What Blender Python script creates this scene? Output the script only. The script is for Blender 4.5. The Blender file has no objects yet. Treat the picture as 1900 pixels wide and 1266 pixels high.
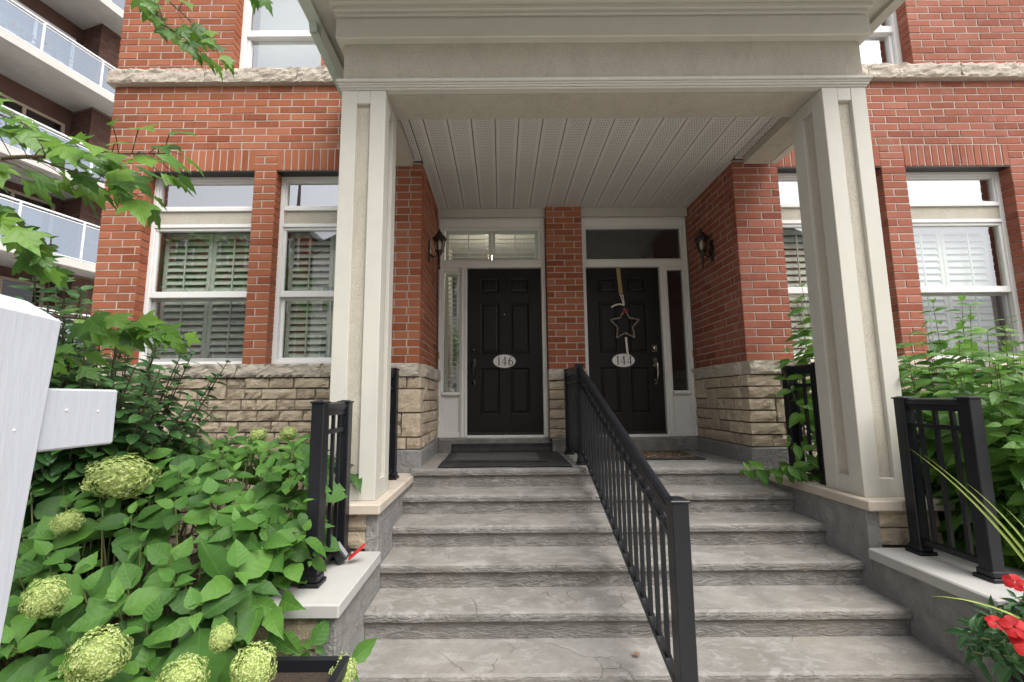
import bpy, math, random
from mathutils import Vector, Matrix, noise
rnd = random.Random(7)
scene = bpy.context.scene
COL = scene.collection
R = math.radians

# ------------------------------------------------------------------ camera, sky, sun, exposure
cam_d = bpy.data.cameras.new('camera')
cam = bpy.data.objects.new('camera', cam_d)
COL.objects.link(cam)
cam_d.sensor_width = 36.0
cam_d.lens = 766.06 / 1900 * 36
cam_d.shift_x = (950 - 929.05) / 1900
cam_d.shift_y = (650.35 - 633) / 1900
cam_d.clip_start = 0.05
cam_d.clip_end = 600
CAM = Vector((-0.7976, 0.0, 1.56))
cam.matrix_world = Matrix.Translation(CAM) @ Matrix.Rotation(math.pi / 2 + 0.1165, 4, 'X') @ Matrix.Rotation(-0.0071, 4, 'Z')
scene.camera = cam

SUN_EL, SUN_AZ = R(58), R(140)           # azimuth clockwise from +Y
world = bpy.data.worlds.new('World')
scene.world = world
world.use_nodes = True
wn = world.node_tree
bg = wn.nodes['Background']
sky = wn.nodes.new('ShaderNodeTexSky')
sky.sky_type = 'NISHITA'
sky.sun_disc = False
sky.sun_elevation = SUN_EL
sky.sun_rotation = SUN_AZ
sky.air_density = 1.0
sky.dust_density = 4.0
sky.ozone_density = 1.0
hs = wn.nodes.new('ShaderNodeHueSaturation')
hs.inputs['Saturation'].default_value = 0.18
wn.links.new(sky.outputs[0], hs.inputs['Color'])
wn.links.new(hs.outputs[0], bg.inputs['Color'])
bg.inputs['Strength'].default_value = 0.14

sun_d = bpy.data.lights.new('sun', 'SUN')
sun = bpy.data.objects.new('sun', sun_d)
COL.objects.link(sun)
sun_d.energy = 1.5
sun_d.angle = R(45)
sun_d.color = (1.0, 0.96, 0.90)
sd = Vector((math.sin(SUN_AZ) * math.cos(SUN_EL), math.cos(SUN_AZ) * math.cos(SUN_EL), math.sin(SUN_EL)))
sun.rotation_euler = (-sd).to_track_quat('-Z', 'Y').to_euler()

vs = scene.view_settings
vs.view_transform = 'Standard'
vs.look = 'None'
vs.gamma = 1.0
vs.exposure = 1.20
vs.use_curve_mapping = False
scene.cycles.max_bounces = 6
scene.cycles.transparent_max_bounces = 10
scene.cycles.use_denoising = True

# ------------------------------------------------------------------ material helpers
def hexc(r, g, b):
    f = lambda c: (c / 255 / 12.92) if c / 255 <= 0.04045 else ((c / 255 + 0.055) / 1.055) ** 2.4
    return (f(r), f(g), f(b), 1)

class NT:
    def __init__(s, name):
        s.m = bpy.data.materials.new(name)
        s.m.use_nodes = True
        s.t = s.m.node_tree
        s.b = s.t.nodes['Principled BSDF']
        s.out = s.t.nodes['Material Output']
    def n(s, typ, **kw):
        nd = s.t.nodes.new('ShaderNode' + typ)
        for k, v in kw.items():
            if k.startswith('i_'):
                nd.inputs[k[2:].replace('_', ' ')].default_value = v
            else:
                setattr(nd, k, v)
        return nd
    def l(s, a, b):
        s.t.links.new(a, b)
    def pos(s, scale=(1, 1, 1)):
        g = s.n('NewGeometry')
        mp = s.n('Mapping')
        mp.inputs['Scale'].default_value = scale
        s.l(g.outputs['Position'], mp.inputs['Vector'])
        return mp.outputs[0]
    def noise(s, vec, scale, detail=4, rough=0.55, dist=0.0):
        nd = s.n('TexNoise')
        nd.inputs['Scale'].default_value = scale
        nd.inputs['Detail'].default_value = detail
        nd.inputs['Roughness'].default_value = rough
        nd.inputs['Distortion'].default_value = dist
        s.l(vec, nd.inputs['Vector'])
        return nd.outputs['Fac']
    def ramp(s, fac, stops):
        nd = s.n('ValToRGB')
        el = nd.color_ramp.elements
        while len(el) < len(stops):
            el.new(0.5)
        for e, (p, c) in zip(el, stops):
            e.position = p
            e.color = c if len(c) == 4 else (*c, 1)
        s.l(fac, nd.inputs['Fac'])
        return nd.outputs['Color']
    def mix(s, fac, a, b, mode='MIX'):
        nd = s.n('MixRGB', blend_type=mode)
        for sock, v in ((nd.inputs['Fac'], fac), (nd.inputs['Color1'], a), (nd.inputs['Color2'], b)):
            if hasattr(v, 'is_linked') or hasattr(v, 'links'):
                s.l(v, sock)
            else:
                sock.default_value = v if not isinstance(v, tuple) or len(v) == 4 else (*v, 1)
        return nd.outputs['Color']
    def math(s, op, a, b=0.0, c=None):
        nd = s.n('Math', operation=op)
        for i, v in enumerate((a, b, c)):
            if v is None:
                continue
            if hasattr(v, 'links'):
                s.l(v, nd.inputs[i])
            else:
                nd.inputs[i].default_value = v
        return nd.outputs[0]
    def bump(s, h, strength=0.4, dist=0.01, prev=None):
        nd = s.n('Bump')
        nd.inputs['Strength'].default_value = strength
        nd.inputs['Distance'].default_value = dist
        s.l(h, nd.inputs['Height'])
        if prev is not None:
            s.l(prev, nd.inputs['Normal'])
        return nd.outputs[0]
    def fin(s, col=None, rough=0.7, nrm=None, spec=0.3, metal=0.0):
        if col is not None:
            if hasattr(col, 'links'):
                s.l(col, s.b.inputs['Base Color'])
            else:
                s.b.inputs['Base Color'].default_value = col if len(col) == 4 else (*col, 1)
        if hasattr(rough, 'links'):
            s.l(rough, s.b.inputs['Roughness'])
        else:
            s.b.inputs['Roughness'].default_value = rough
        s.b.inputs['Specular IOR Level'].default_value = spec
        s.b.inputs['Metallic'].default_value = metal
        if nrm is not None:
            s.l(nrm, s.b.inputs['Normal'])
        return s.m

def surf(name, c1, c2, scale=6, rough=0.75, bscale=80, bstr=0.25, bdist=0.004, spec=0.3, dirt=None, dscale=2.0):
    t = NT(name)
    p = t.pos()
    col = t.mix(t.noise(p, scale, 5), c1, c2)
    if dirt:
        d = t.noise(p, dscale, 6, 0.65)
        d = t.ramp(d, [(0.45, (0, 0, 0)), (0.72, (1, 1, 1))])
        col = t.mix(t.math('MULTIPLY', d, 0.6), col, dirt)
    nb = t.bump(t.noise(p, bscale, 4, 0.6), bstr, bdist)
    return t.fin(col, rough, nb, spec)

def rand_id(t):
    oi = t.n('ObjectInfo')
    g = t.n('NewGeometry')
    s = t.math('ADD', oi.outputs['Random'], g.outputs['Random Per Island'])
    return t.math('FRACT', s)

def brick_material(name, dark, mid, light, haze):
    t = NT(name)
    r = rand_id(t)
    base = t.ramp(r, [(0.0, dark), (0.35, mid), (0.75, mid), (1.0, light)])
    p = t.pos()
    blot = t.noise(p, 9, 6, 0.7)
    base = t.mix(t.math('MULTIPLY', blot, 0.45), base, dark)
    st = t.noise(t.pos((140, 140, 9)), 1.0, 3, 0.6)
    base = t.mix(t.math('MULTIPLY', t.ramp(st, [(0.5, (0, 0, 0)), (0.75, (1, 1, 1))]), 0.35), base, light)
    wz = t.ramp(t.noise(t.pos((1.3, 1.3, .55)), 1.0, 5, 0.65), [(0.4, (0, 0, 0)), (0.7, (1, 1, 1))])
    base = t.mix(t.math('MULTIPLY', wz, 0.42), base, tuple(x * 0.62 for x in dark[:3]) + (1,))
    ef = t.ramp(t.noise(p, 4.5, 6, 0.7), [(0.52, (0, 0, 0)), (0.78, (1, 1, 1))])
    base = t.mix(t.math('MULTIPLY', ef, haze), base, (0.55, 0.42, 0.38, 1))
    h = t.math('ADD', st, t.math('MULTIPLY', t.noise(p, 160, 3), 0.7))
    return t.fin(base, 0.85, t.bump(h, 0.7, 0.006), 0.2)

def stone_material(name, a, b, c, bs=0.8):
    t = NT(name)
    r = rand_id(t)
    base = t.ramp(r, [(0.0, a), (0.5, b), (1.0, c)])
    p = t.pos()
    base = t.mix(t.math('MULTIPLY', t.ramp(t.noise(p, 14, 7, 0.7), [(0.42, (0, 0, 0)), (0.7, (1, 1, 1))]), 0.5), base, tuple(x * 0.62 for x in b[:3]) + (1,))
    base = t.mix(t.math('MULTIPLY', t.noise(p, 3.5, 4, 0.6), 0.35), base, c)
    h = t.math('ADD', t.noise(p, 26, 7, 0.7, 0.6), t.math('MULTIPLY', t.noise(p, 150, 3), 0.2))
    return t.fin(base, 0.9, t.bump(h, bs, 0.026), 0.2)

def concrete_steps():
    t = NT('stamped_concrete')
    p = t.pos()
    tone = t.noise(p, 2.6, 7, 0.65, 0.4)
    base = t.ramp(tone, [(0.28, (0.140, 0.132, 0.117)), (0.5, (0.200, 0.190, 0.174)), (0.72, (0.262, 0.252, 0.236))])
    patch = t.ramp(t.noise(t.pos((1, 1.8, 1.8)), 7, 6, 0.75, 0.8), [(0.50, (0, 0, 0)), (0.60, (1, 1, 1))])
    base = t.mix(t.math('MULTIPLY', patch, 0.62), base, (0.305, 0.295, 0.28, 1))
    br = t.ramp(t.noise(p, 1.3, 4, 0.5), [(0.55, (0, 0, 0)), (0.75, (1, 1, 1))])
    base = t.mix(t.math('MULTIPLY', br, 0.4), base, (0.27, 0.225, 0.175, 1))
    # joints of the slate stamp
    nz = t.n('TexNoise')
    nz.inputs['Scale'].default_value = 2.3
    nz.inputs['Detail'].default_value = 5
    t.l(p, nz.inputs['Vector'])
    vm = t.n('VectorMath', operation='MULTIPLY_ADD')
    t.l(nz.outputs['Color'], vm.inputs[0])
    vm.inputs[1].default_value = (0.55, 0.55, 0.25)
    t.l(p, vm.inputs[2])
    vo = t.n('TexVoronoi', feature='DISTANCE_TO_EDGE')
    vo.inputs['Scale'].default_value = 1.75
    t.l(vm.outputs[0], vo.inputs['Vector'])
    edge = t.ramp(vo.outputs['Distance'], [(0.0, (1, 1, 1)), (0.008, (0, 0, 0))])
    keep = t.ramp(t.noise(p, 3.0, 2), [(0.46, (0, 0, 0)), (0.56, (1, 1, 1))])
    crack = t.math('MULTIPLY', edge, keep)
    base = t.mix(t.math('MULTIPLY', crack, 0.42), base, (0.11, 0.098, 0.08, 1))
    g = t.n('NewGeometry')
    sx = t.n('SeparateXYZ')
    t.l(g.outputs['True Normal'], sx.inputs[0])
    vert = t.math('SUBTRACT', 1.0, t.math('ABSOLUTE', sx.outputs[2]))
    ridge = t.noise(t.pos((5, 5, 17)), 1.6, 5, 0.62, 2.2)
    rid = t.math('MULTIPLY', ridge, t.math('MULTIPLY_ADD', vert, 0.80, 0.20))
    h = t.math('SUBTRACT', rid, t.math('MULTIPLY', crack, 0.18))
    b1 = t.bump(h, 0.7, 0.04)
    b2 = t.bump(t.noise(p, 90, 4), 0.2, 0.004, b1)
    return t.fin(base, 0.72, b2, 0.3)

def stucco(name, c1, c2, bs=0.5, scale=110):
    t = NT(name)
    p = t.pos()
    base = t.mix(t.noise(p, 5, 6, 0.7), c1, c2)
    stain = t.ramp(t.noise(t.pos((3, 3, 1.2)), 2.2, 6, 0.7), [(0.5, (0, 0, 0)), (0.75, (1, 1, 1))])
    base = t.mix(t.math('MULTIPLY', stain, 0.4), base, tuple(x * 0.7 for x in c1[:3]) + (1,))
    pits = t.ramp(t.noise(p, scale, 3, 0.7), [(0.36, (0, 0, 0)), (0.5, (1, 1, 1))])
    base = t.mix(t.math('MULTIPLY', t.math('SUBTRACT', 1.0, pits), 0.18), base, tuple(x * 0.45 for x in c1[:3]) + (1,))
    return t.fin(base, 0.9, t.bump(pits, bs, 0.004), 0.2)

def parging():
    t = NT('grey_parging')
    p = t.pos()
    base = t.mix(t.noise(p, 4, 6, 0.7), (0.20, 0.195, 0.185, 1), (0.33, 0.325, 0.315, 1))
    h = t.noise(p, 10, 7, 0.7, 0.5)
    return t.fin(base, 0.85, t.bump(h, 1.0, 0.05), 0.25)

def painted(name, col, rough=0.45, grain=0.12, spec=0.35, dirt=0.25):
    t = NT(name)
    p = t.pos()
    d = t.ramp(t.noise(p, 3.0, 6, 0.7), [(0.45, (0, 0, 0)), (0.8, (1, 1, 1))])
    c = t.mix(t.math('MULTIPLY', d, dirt), (*col, 1), tuple(x * 0.72 for x in col) + (1,))
    h = t.noise(t.pos((60, 60, 7)), 1.0, 4, 0.6)
    return t.fin(c, rough, t.bump(h, grain, 0.003), spec)

def soffit_mat():
    t = NT('perforated_soffit')
    g = t.n('NewGeometry')
    sx = t.n('SeparateXYZ')
    t.l(g.outputs['Position'], sx.inputs[0])
    pitch = 0.0235
    yy = t.math('DIVIDE', sx.outputs[1], pitch)
    row = t.math('FLOOR', yy)
    odd = t.math('MULTIPLY', t.math('MODULO', row, 2.0), 0.5)
    xx = t.math('ADD', t.math('DIVIDE', sx.outputs[0], pitch), odd)
    fx = t.math('SUBTRACT', t.math('FRACT', t.math('ADD', xx, 200.0)), 0.5)
    fy = t.math('SUBTRACT', t.math('FRACT', yy), 0.5)
    r2 = t.math('ADD', t.math('MULTIPLY', fx, fx), t.math('MULTIPLY', fy, fy))
    dot = t.math('LESS_THAN', r2, 0.040)
    # the perforated zone leaves the plank edges plain
    px = t.math('FRACT', t.math('ADD', t.math('DIVIDE', t.math('ADD', sx.outputs[0], 1.46), 0.209), 40.0))
    zone = t.math('MULTIPLY', t.math('GREATER_THAN', px, 0.17), t.math('LESS_THAN', px, 0.83))
    dot = t.math('MULTIPLY', dot, zone)
    base = t.mix(t.noise(t.pos(), 3, 4), (0.50, 0.485, 0.455, 1), (0.57, 0.555, 0.525, 1))
    c = t.mix(dot, base, (0.03, 0.028, 0.025, 1))
    return t.fin(c, 0.5, None, 0.3)

def glass_mat(name, tint=(0.86, 0.9, 0.88), ior=1.9, rough=0.0, refl=(0.97, 0.98, 1.0)):
    t = NT(name)
    t.t.nodes.remove(t.b)
    tr = t.n('BsdfTransparent')
    tr.inputs['Color'].default_value = (*tint, 1)
    gl = t.n('BsdfGlossy')
    gl.inputs['Roughness'].default_value = rough
    gl.inputs['Color'].default_value = (*refl, 1)
    f0 = ((ior - 1) / (ior + 1)) ** 2      # the same from both sides of the thin pane
    g = t.n('NewGeometry')
    dt = t.n('VectorMath', operation='DOT_PRODUCT')
    t.l(g.outputs['Normal'], dt.inputs[0]); t.l(g.outputs['Incoming'], dt.inputs[1])
    cs = t.math('SUBTRACT', 1.0, t.math('ABSOLUTE', dt.outputs['Value']))
    fr = t.math('MULTIPLY_ADD', t.math('POWER', cs, 5.0), 1.0 - f0, f0)
    nb = t.bump(t.noise(t.pos(), 1.1, 2), 0.05, 0.02)
    t.l(nb, gl.inputs['Normal'])
    mx = t.n('MixShader')
    t.l(fr, mx.inputs[0])
    t.l(tr.outputs[0], mx.inputs[1])
    t.l(gl.outputs[0], mx.inputs[2])
    t.l(mx.outputs[0], t.out.inputs['Surface'])
    return t.m

def leaf_mat(name, dark, mid, light, vein=0.5, freq=8.0, gloss=0.42, trans=0.3, slope=0.55):
    t = NT(name)
    r = rand_id(t)
    base = t.ramp(r, [(0.0, dark), (0.5, mid), (1.0, light)])
    base = t.mix(t.math('MULTIPLY', t.noise(t.pos(), 14, 3), 0.35), base, dark if len(dark) == 4 else (*dark, 1))
    uv = t.n('UVMap')
    sx = t.n('SeparateXYZ')
    t.l(uv.outputs[0], sx.inputs[0])
    ax = t.math('ABSOLUTE', sx.outputs[0])
    ph = t.math('MULTIPLY', t.math('SUBTRACT', sx.outputs[1], t.math('MULTIPLY', ax, slope)), freq)
    tri = t.math('ABSOLUTE', t.math('SUBTRACT', t.math('FRACT', t.math('ADD', ph, 20.0)), 0.5))   # 0 at vein
    side = t.ramp(tri, [(0.0, (1, 1, 1)), (0.09, (0, 0, 0))])
    mid_v = t.ramp(ax, [(0.0, (1, 1, 1)), (0.022, (0, 0, 0))])
    v = t.math('MAXIMUM', t.math('MULTIPLY', side, 0.5), mid_v)
    lightc = tuple(min(1, x * 1.7 + 0.02) for x in light[:3]) + (1,)
    col = t.mix(t.math('MULTIPLY', v, vein), base, lightc)
    h = t.math('SUBTRACT', tri, t.math('MULTIPLY', mid_v, 0.5))
    nb = t.bump(h, 0.35, 0.006)
    t.fin(col, gloss, nb, 0.35)
    tl = t.n('BsdfTranslucent')
    t.l(t.mix(0.5, col, lightc, 'MIX'), tl.inputs['Color'])
    mx = t.n('MixShader')
    mx.inputs[0].default_value = trans
    t.l(t.b.outputs[0], mx.inputs[1])
    t.l(tl.outputs[0], mx.inputs[2])
    t.l(mx.outputs[0], t.out.inputs['Surface'])
    return t.m

def plain(name, c, rough=0.5, spec=0.4, metal=0.0):
    return surf(name, (*c, 1), tuple(x * 0.85 for x in c) + (1,), 12, rough, 120, 0.08, 0.002, spec) if metal == 0 else NT(name).fin((*c, 1), rough, None, spec, metal)

MT = {}
MT['brick_l'] = brick_material('red_brick', (0.235, 0.068, 0.033), (0.355, 0.124, 0.063), (0.43, 0.172, 0.098), 0.10)
MT['brick_r'] = brick_material('pale_red_brick', (0.225, 0.066, 0.040), (0.335, 0.116, 0.074), (0.405, 0.163, 0.115), 0.22)
MT['brick_far'] = brick_material('brown_brick', (0.09, 0.048, 0.038), (0.13, 0.070, 0.056), (0.18, 0.10, 0.08), 0.05)
MT['mortar'] = surf('mortar', (0.27, 0.235, 0.195, 1), (0.55, 0.495, 0.43, 1), 5, 0.95, 220, 0.5, 0.003)
MT['mortar_dark'] = surf('dark_mortar', (0.14, 0.112, 0.086, 1), (0.22, 0.18, 0.14, 1), 10, 0.95, 160, 0.5, 0.004)
MT['stone'] = stone_material('ashlar_stone', (0.36, 0.29, 0.21, 1), (0.48, 0.395, 0.29, 1), (0.57, 0.475, 0.35, 1), 0.8)
MT['ledge'] = stone_material('rock_faced_limestone', (0.40, 0.345, 0.275, 1), (0.48, 0.42, 0.345, 1), (0.54, 0.48, 0.40, 1), 0.9)
MT['limestone'] = surf('pale_limestone', (0.32, 0.315, 0.30, 1), (0.42, 0.415, 0.40, 1), 6, 0.8, 140, 0.25, 0.003, 0.25, (0.42, 0.41, 0.38, 1))
MT['capstone'] = surf('buff_limestone', (0.44, 0.38, 0.315, 1), (0.53, 0.465, 0.395, 1), 6, 0.8, 120, 0.25, 0.003, 0.25, (0.30, 0.26, 0.21, 1))
MT['steps'] = concrete_steps()
MT['parging'] = parging()
MT['trim'] = painted('greige_trim', (0.52, 0.505, 0.45), 0.5, 0.15, 0.3, 0.3)
MT['stucco'] = stucco('rough_stucco', (0.40, 0.37, 0.305, 1), (0.52, 0.485, 0.415, 1), 0.55, 85)
MT['soffit'] = soffit_mat()
MT['pvc'] = painted('white_window_frame', (0.70, 0.70, 0.69), 0.35, 0.05, 0.4, 0.12)
MT['doortrim'] = painted('off_white_door_trim', (0.66, 0.655, 0.62), 0.4, 0.06, 0.4, 0.15)
MT['gutter'] = painted('pale_green_aluminium', (0.45, 0.50, 0.43), 0.4, 0.05, 0.4, 0.2)
MT['fascia'] = painted('grey_green_fascia', (0.46, 0.455, 0.40), 0.45, 0.08, 0.35, 0.25)
MT['shutter'] = painted('white_shutter', (0.58, 0.60, 0.54), 0.4, 0.03, 0.35, 0.05)
MT['glass_sky'] = glass_mat('reflective_glass', (0.80, 0.84, 0.82), 5.0)
MT['glass'] = glass_mat('window_glass', (0.86, 0.90, 0.87), 3.2)
MT['glass_dark'] = glass_mat('door_glass', (0.60, 0.63, 0.62), 2.1)
MT['guard_glass'] = glass_mat('balcony_glass', (0.66, 0.78, 0.92), 4.2, 0.0, (0.80, 0.89, 1.0))  # blue of the sky's reflection is put into tint and gloss colour
MT['black'] = surf('black_powder_coat', (0.006, 0.007, 0.0095, 1), (0.011, 0.012, 0.016, 1), 8, 0.36, 200, 0.1, 0.001, 0.4)
MT['door'] = painted('black_door_paint', (0.0075, 0.0066, 0.0060), 0.40, 0.10, 0.3, 0.2)
MT['lantern'] = surf('bronze_black_metal', (0.010, 0.009, 0.008, 1), (0.022, 0.018, 0.014, 1), 20, 0.45, 150, 0.2, 0.002, 0.5)
MT['lantern_glass'] = glass_mat('seeded_glass', (0.86, 0.86, 0.82), 1.5)
MT['bulb'] = plain('frosted_bulb', (0.72, 0.70, 0.62), 0.4)
MT['rubber'] = surf('black_rubber', (0.012, 0.012, 0.012, 1), (0.03, 0.03, 0.03, 1), 10, 0.7, 90, 0.6, 0.006, 0.3, (0.06, 0.055, 0.05, 1), 9)
MT['carpet'] = surf('grey_mat_carpet', (0.055, 0.053, 0.052, 1), (0.10, 0.098, 0.095, 1), 20, 0.9, 260, 0.7, 0.006, 0.1)
MT['brass'] = NT('aged_brass').fin((0.52, 0.38, 0.16, 1), 0.35, None, 0.5, 1.0)
MT['nickel'] = NT('satin_nickel').fin((0.55, 0.51, 0.45, 1), 0.25, None, 0.5, 1.0)
MT['blackmetal'] = plain('dark_lock_metal', (0.015, 0.015, 0.016), 0.3, 0.5)
MT['plaque'] = plain('cream_enamel', (0.72, 0.70, 0.66), 0.3)
MT['ink'] = plain('black_numeral', (0.008, 0.008, 0.008), 0.4)
MT['ribbon_tan'] = plain('tan_ribbon', (0.34, 0.24, 0.12), 0.7)
MT['ribbon_white'] = plain('white_ribbon', (0.66, 0.62, 0.56), 0.7)
MT['twig'] = surf('frosted_twig', (0.10, 0.075, 0.06, 1), (0.36, 0.31, 0.26, 1), 90, 0.7, 160, 0.6, 0.004)
MT['berry'] = plain('red_berry', (0.38, 0.02, 0.02), 0.3)
MT['white_wood'] = painted('white_painted_wood', (0.44, 0.46, 0.50), 0.55, 0.5, 0.3, 0.22)
MT['red_plastic'] = plain('red_plastic', (0.52, 0.018, 0.022), 0.25, 0.5)
MT['grey_plastic'] = plain('grey_plastic', (0.30, 0.33, 0.34), 0.35, 0.5)
MT['interior'] = surf('interior_plaster', (0.30, 0.29, 0.26, 1), (0.36, 0.35, 0.32, 1), 4, 0.9)
MT['roofing'] = surf('grey_membrane', (0.10, 0.10, 0.10, 1), (0.16, 0.16, 0.16, 1), 6, 0.9)
MT['soil'] = surf('dark_soil', (0.035, 0.025, 0.018, 1), (0.075, 0.055, 0.04, 1), 25, 0.95, 60, 0.9, 0.03)
MT['ground'] = surf('pale_pavement', (0.36, 0.335, 0.305, 1), (0.46, 0.43, 0.395, 1), 5, 0.9, 120, 0.4, 0.005)
MT['asphalt'] = surf('asphalt', (0.045, 0.045, 0.045, 1), (0.07, 0.07, 0.07, 1), 8, 0.9, 160, 0.6, 0.006)
MT['concrete'] = surf('balcony_concrete', (0.42, 0.40, 0.375, 1), (0.56, 0.54, 0.51, 1), 1.6, 0.9, 30, 0.3, 0.006, 0.2, (0.27, 0.255, 0.235, 1), 0.9)
MT['concrete_white'] = surf('white_concrete_edge', (0.46, 0.445, 0.42, 1), (0.56, 0.545, 0.515, 1), 3, 0.85, 60, 0.2, 0.004, 0.2, (0.48, 0.45, 0.41, 1), 1.2)
MT['alu'] = plain('white_aluminium', (0.74, 0.75, 0.76), 0.35)
MT['bronze_frame'] = plain('tan_window_frame', (0.40, 0.31, 0.23), 0.5)
MT['far_glass'] = glass_mat('apartment_glass', (0.35, 0.38, 0.40), 1.6)
MT['drape'] = surf('pale_drape', (0.45, 0.52, 0.62, 1), (0.60, 0.66, 0.72, 1), 12, 0.9)
MT['hyd'] = leaf_mat('hydrangea_leaf', (0.026, 0.078, 0.012), (0.052, 0.142, 0.020), (0.098, 0.220, 0.034), 0.16, 6.0, 0.58, 0.24)
MT['hyd_young'] = leaf_mat('hydrangea_young_leaf', (0.055, 0.15, 0.026), (0.085, 0.205, 0.036), (0.13, 0.27, 0.05), 0.16, 6.0, 0.58, 0.3)
MT['dogwood'] = leaf_mat('dogwood_leaf', (0.034, 0.098, 0.014), (0.070, 0.178, 0.024), (0.130, 0.270, 0.040), 0.28, 5.0, 0.42, 0.35, 0.9)
MT['maple'] = leaf_mat('maple_leaf', (0.028, 0.080, 0.012), (0.062, 0.160, 0.020), (0.150, 0.285, 0.036), 0.25, 4.0, 0.42, 0.34, 1.1)
MT['lilac'] = leaf_mat('dark_shrub_leaf', (0.020, 0.062, 0.017), (0.036, 0.100, 0.026), (0.062, 0.150, 0.038), 0.22, 5.0, 0.40, 0.22)
MT['impatiens'] = leaf_mat('impatiens_leaf', (0.020, 0.060, 0.022), (0.036, 0.095, 0.032), (0.06, 0.14, 0.05), 0.35, 8.0, 0.38, 0.2)
MT['streetleaf'] = leaf_mat('street_tree_leaf', (0.030, 0.085, 0.014), (0.05, 0.13, 0.02), (0.08, 0.19, 0.03), 0.0)
MT['bark'] = surf('brown_bark', (0.06, 0.045, 0.03, 1), (0.13, 0.10, 0.07, 1), 20, 0.9, 60, 0.8, 0.01)
MT['stem'] = surf('green_stem', (0.10, 0.13, 0.04, 1), (0.16, 0.14, 0.07, 1), 20, 0.7)
MT['redstem'] = surf('red_brown_stem', (0.085, 0.075, 0.03, 1), (0.12, 0.085, 0.045, 1), 20, 0.7)
MT['blade'] = surf('spike_blade', (0.22, 0.30, 0.06, 1), (0.34, 0.42, 0.12, 1), 20, 0.5)
MT['dryleaf'] = surf('dry_leaf', (0.16, 0.085, 0.04, 1), (0.24, 0.14, 0.07, 1), 30, 0.8)

def petal_mat(name, a, b, c, trans=0.25):
    t = NT(name)
    g = t.n('NewGeometry')
    base = t.ramp(g.outputs['Random Per Island'], [(0.0, a), (0.55, b), (1.0, c)])
    t.fin(base, 0.55, None, 0.25)
    tl = t.n('BsdfTranslucent')
    t.l(base, tl.inputs['Color'])
    mx = t.n('MixShader')
    mx.inputs[0].default_value = trans
    t.l(t.b.outputs[0], mx.inputs[1])
    t.l(tl.outputs[0], mx.inputs[2])
    t.l(mx.outputs[0], t.out.inputs['Surface'])
    return t.m
MT['floret'] = petal_mat('lime_floret', (0.20, 0.29, 0.06), (0.42, 0.52, 0.16), (0.62, 0.68, 0.34))
MT['redpetal'] = petal_mat('red_petal', (0.34, 0.008, 0.012), (0.46, 0.014, 0.018), (0.56, 0.035, 0.035))

def mat_lattice():
    t = NT('scrolled_doormat')
    p = t.pos()
    vo = t.n('TexVoronoi', feature='DISTANCE_TO_EDGE')
    vo.inputs['Scale'].default_value = 11
    t.l(p, vo.inputs['Vector'])
    e = t.ramp(vo.outputs['Distance'], [(0.05, (1, 1, 1)), (0.09, (0, 0, 0))])
    c = t.mix(e, (0.050, 0.036, 0.026, 1), (0.24, 0.185, 0.125, 1))
    return t.fin(c, 0.95, t.bump(t.noise(p, 200, 3), 0.5, 0.005), 0.1)
MT['lattice'] = mat_lattice()

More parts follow.
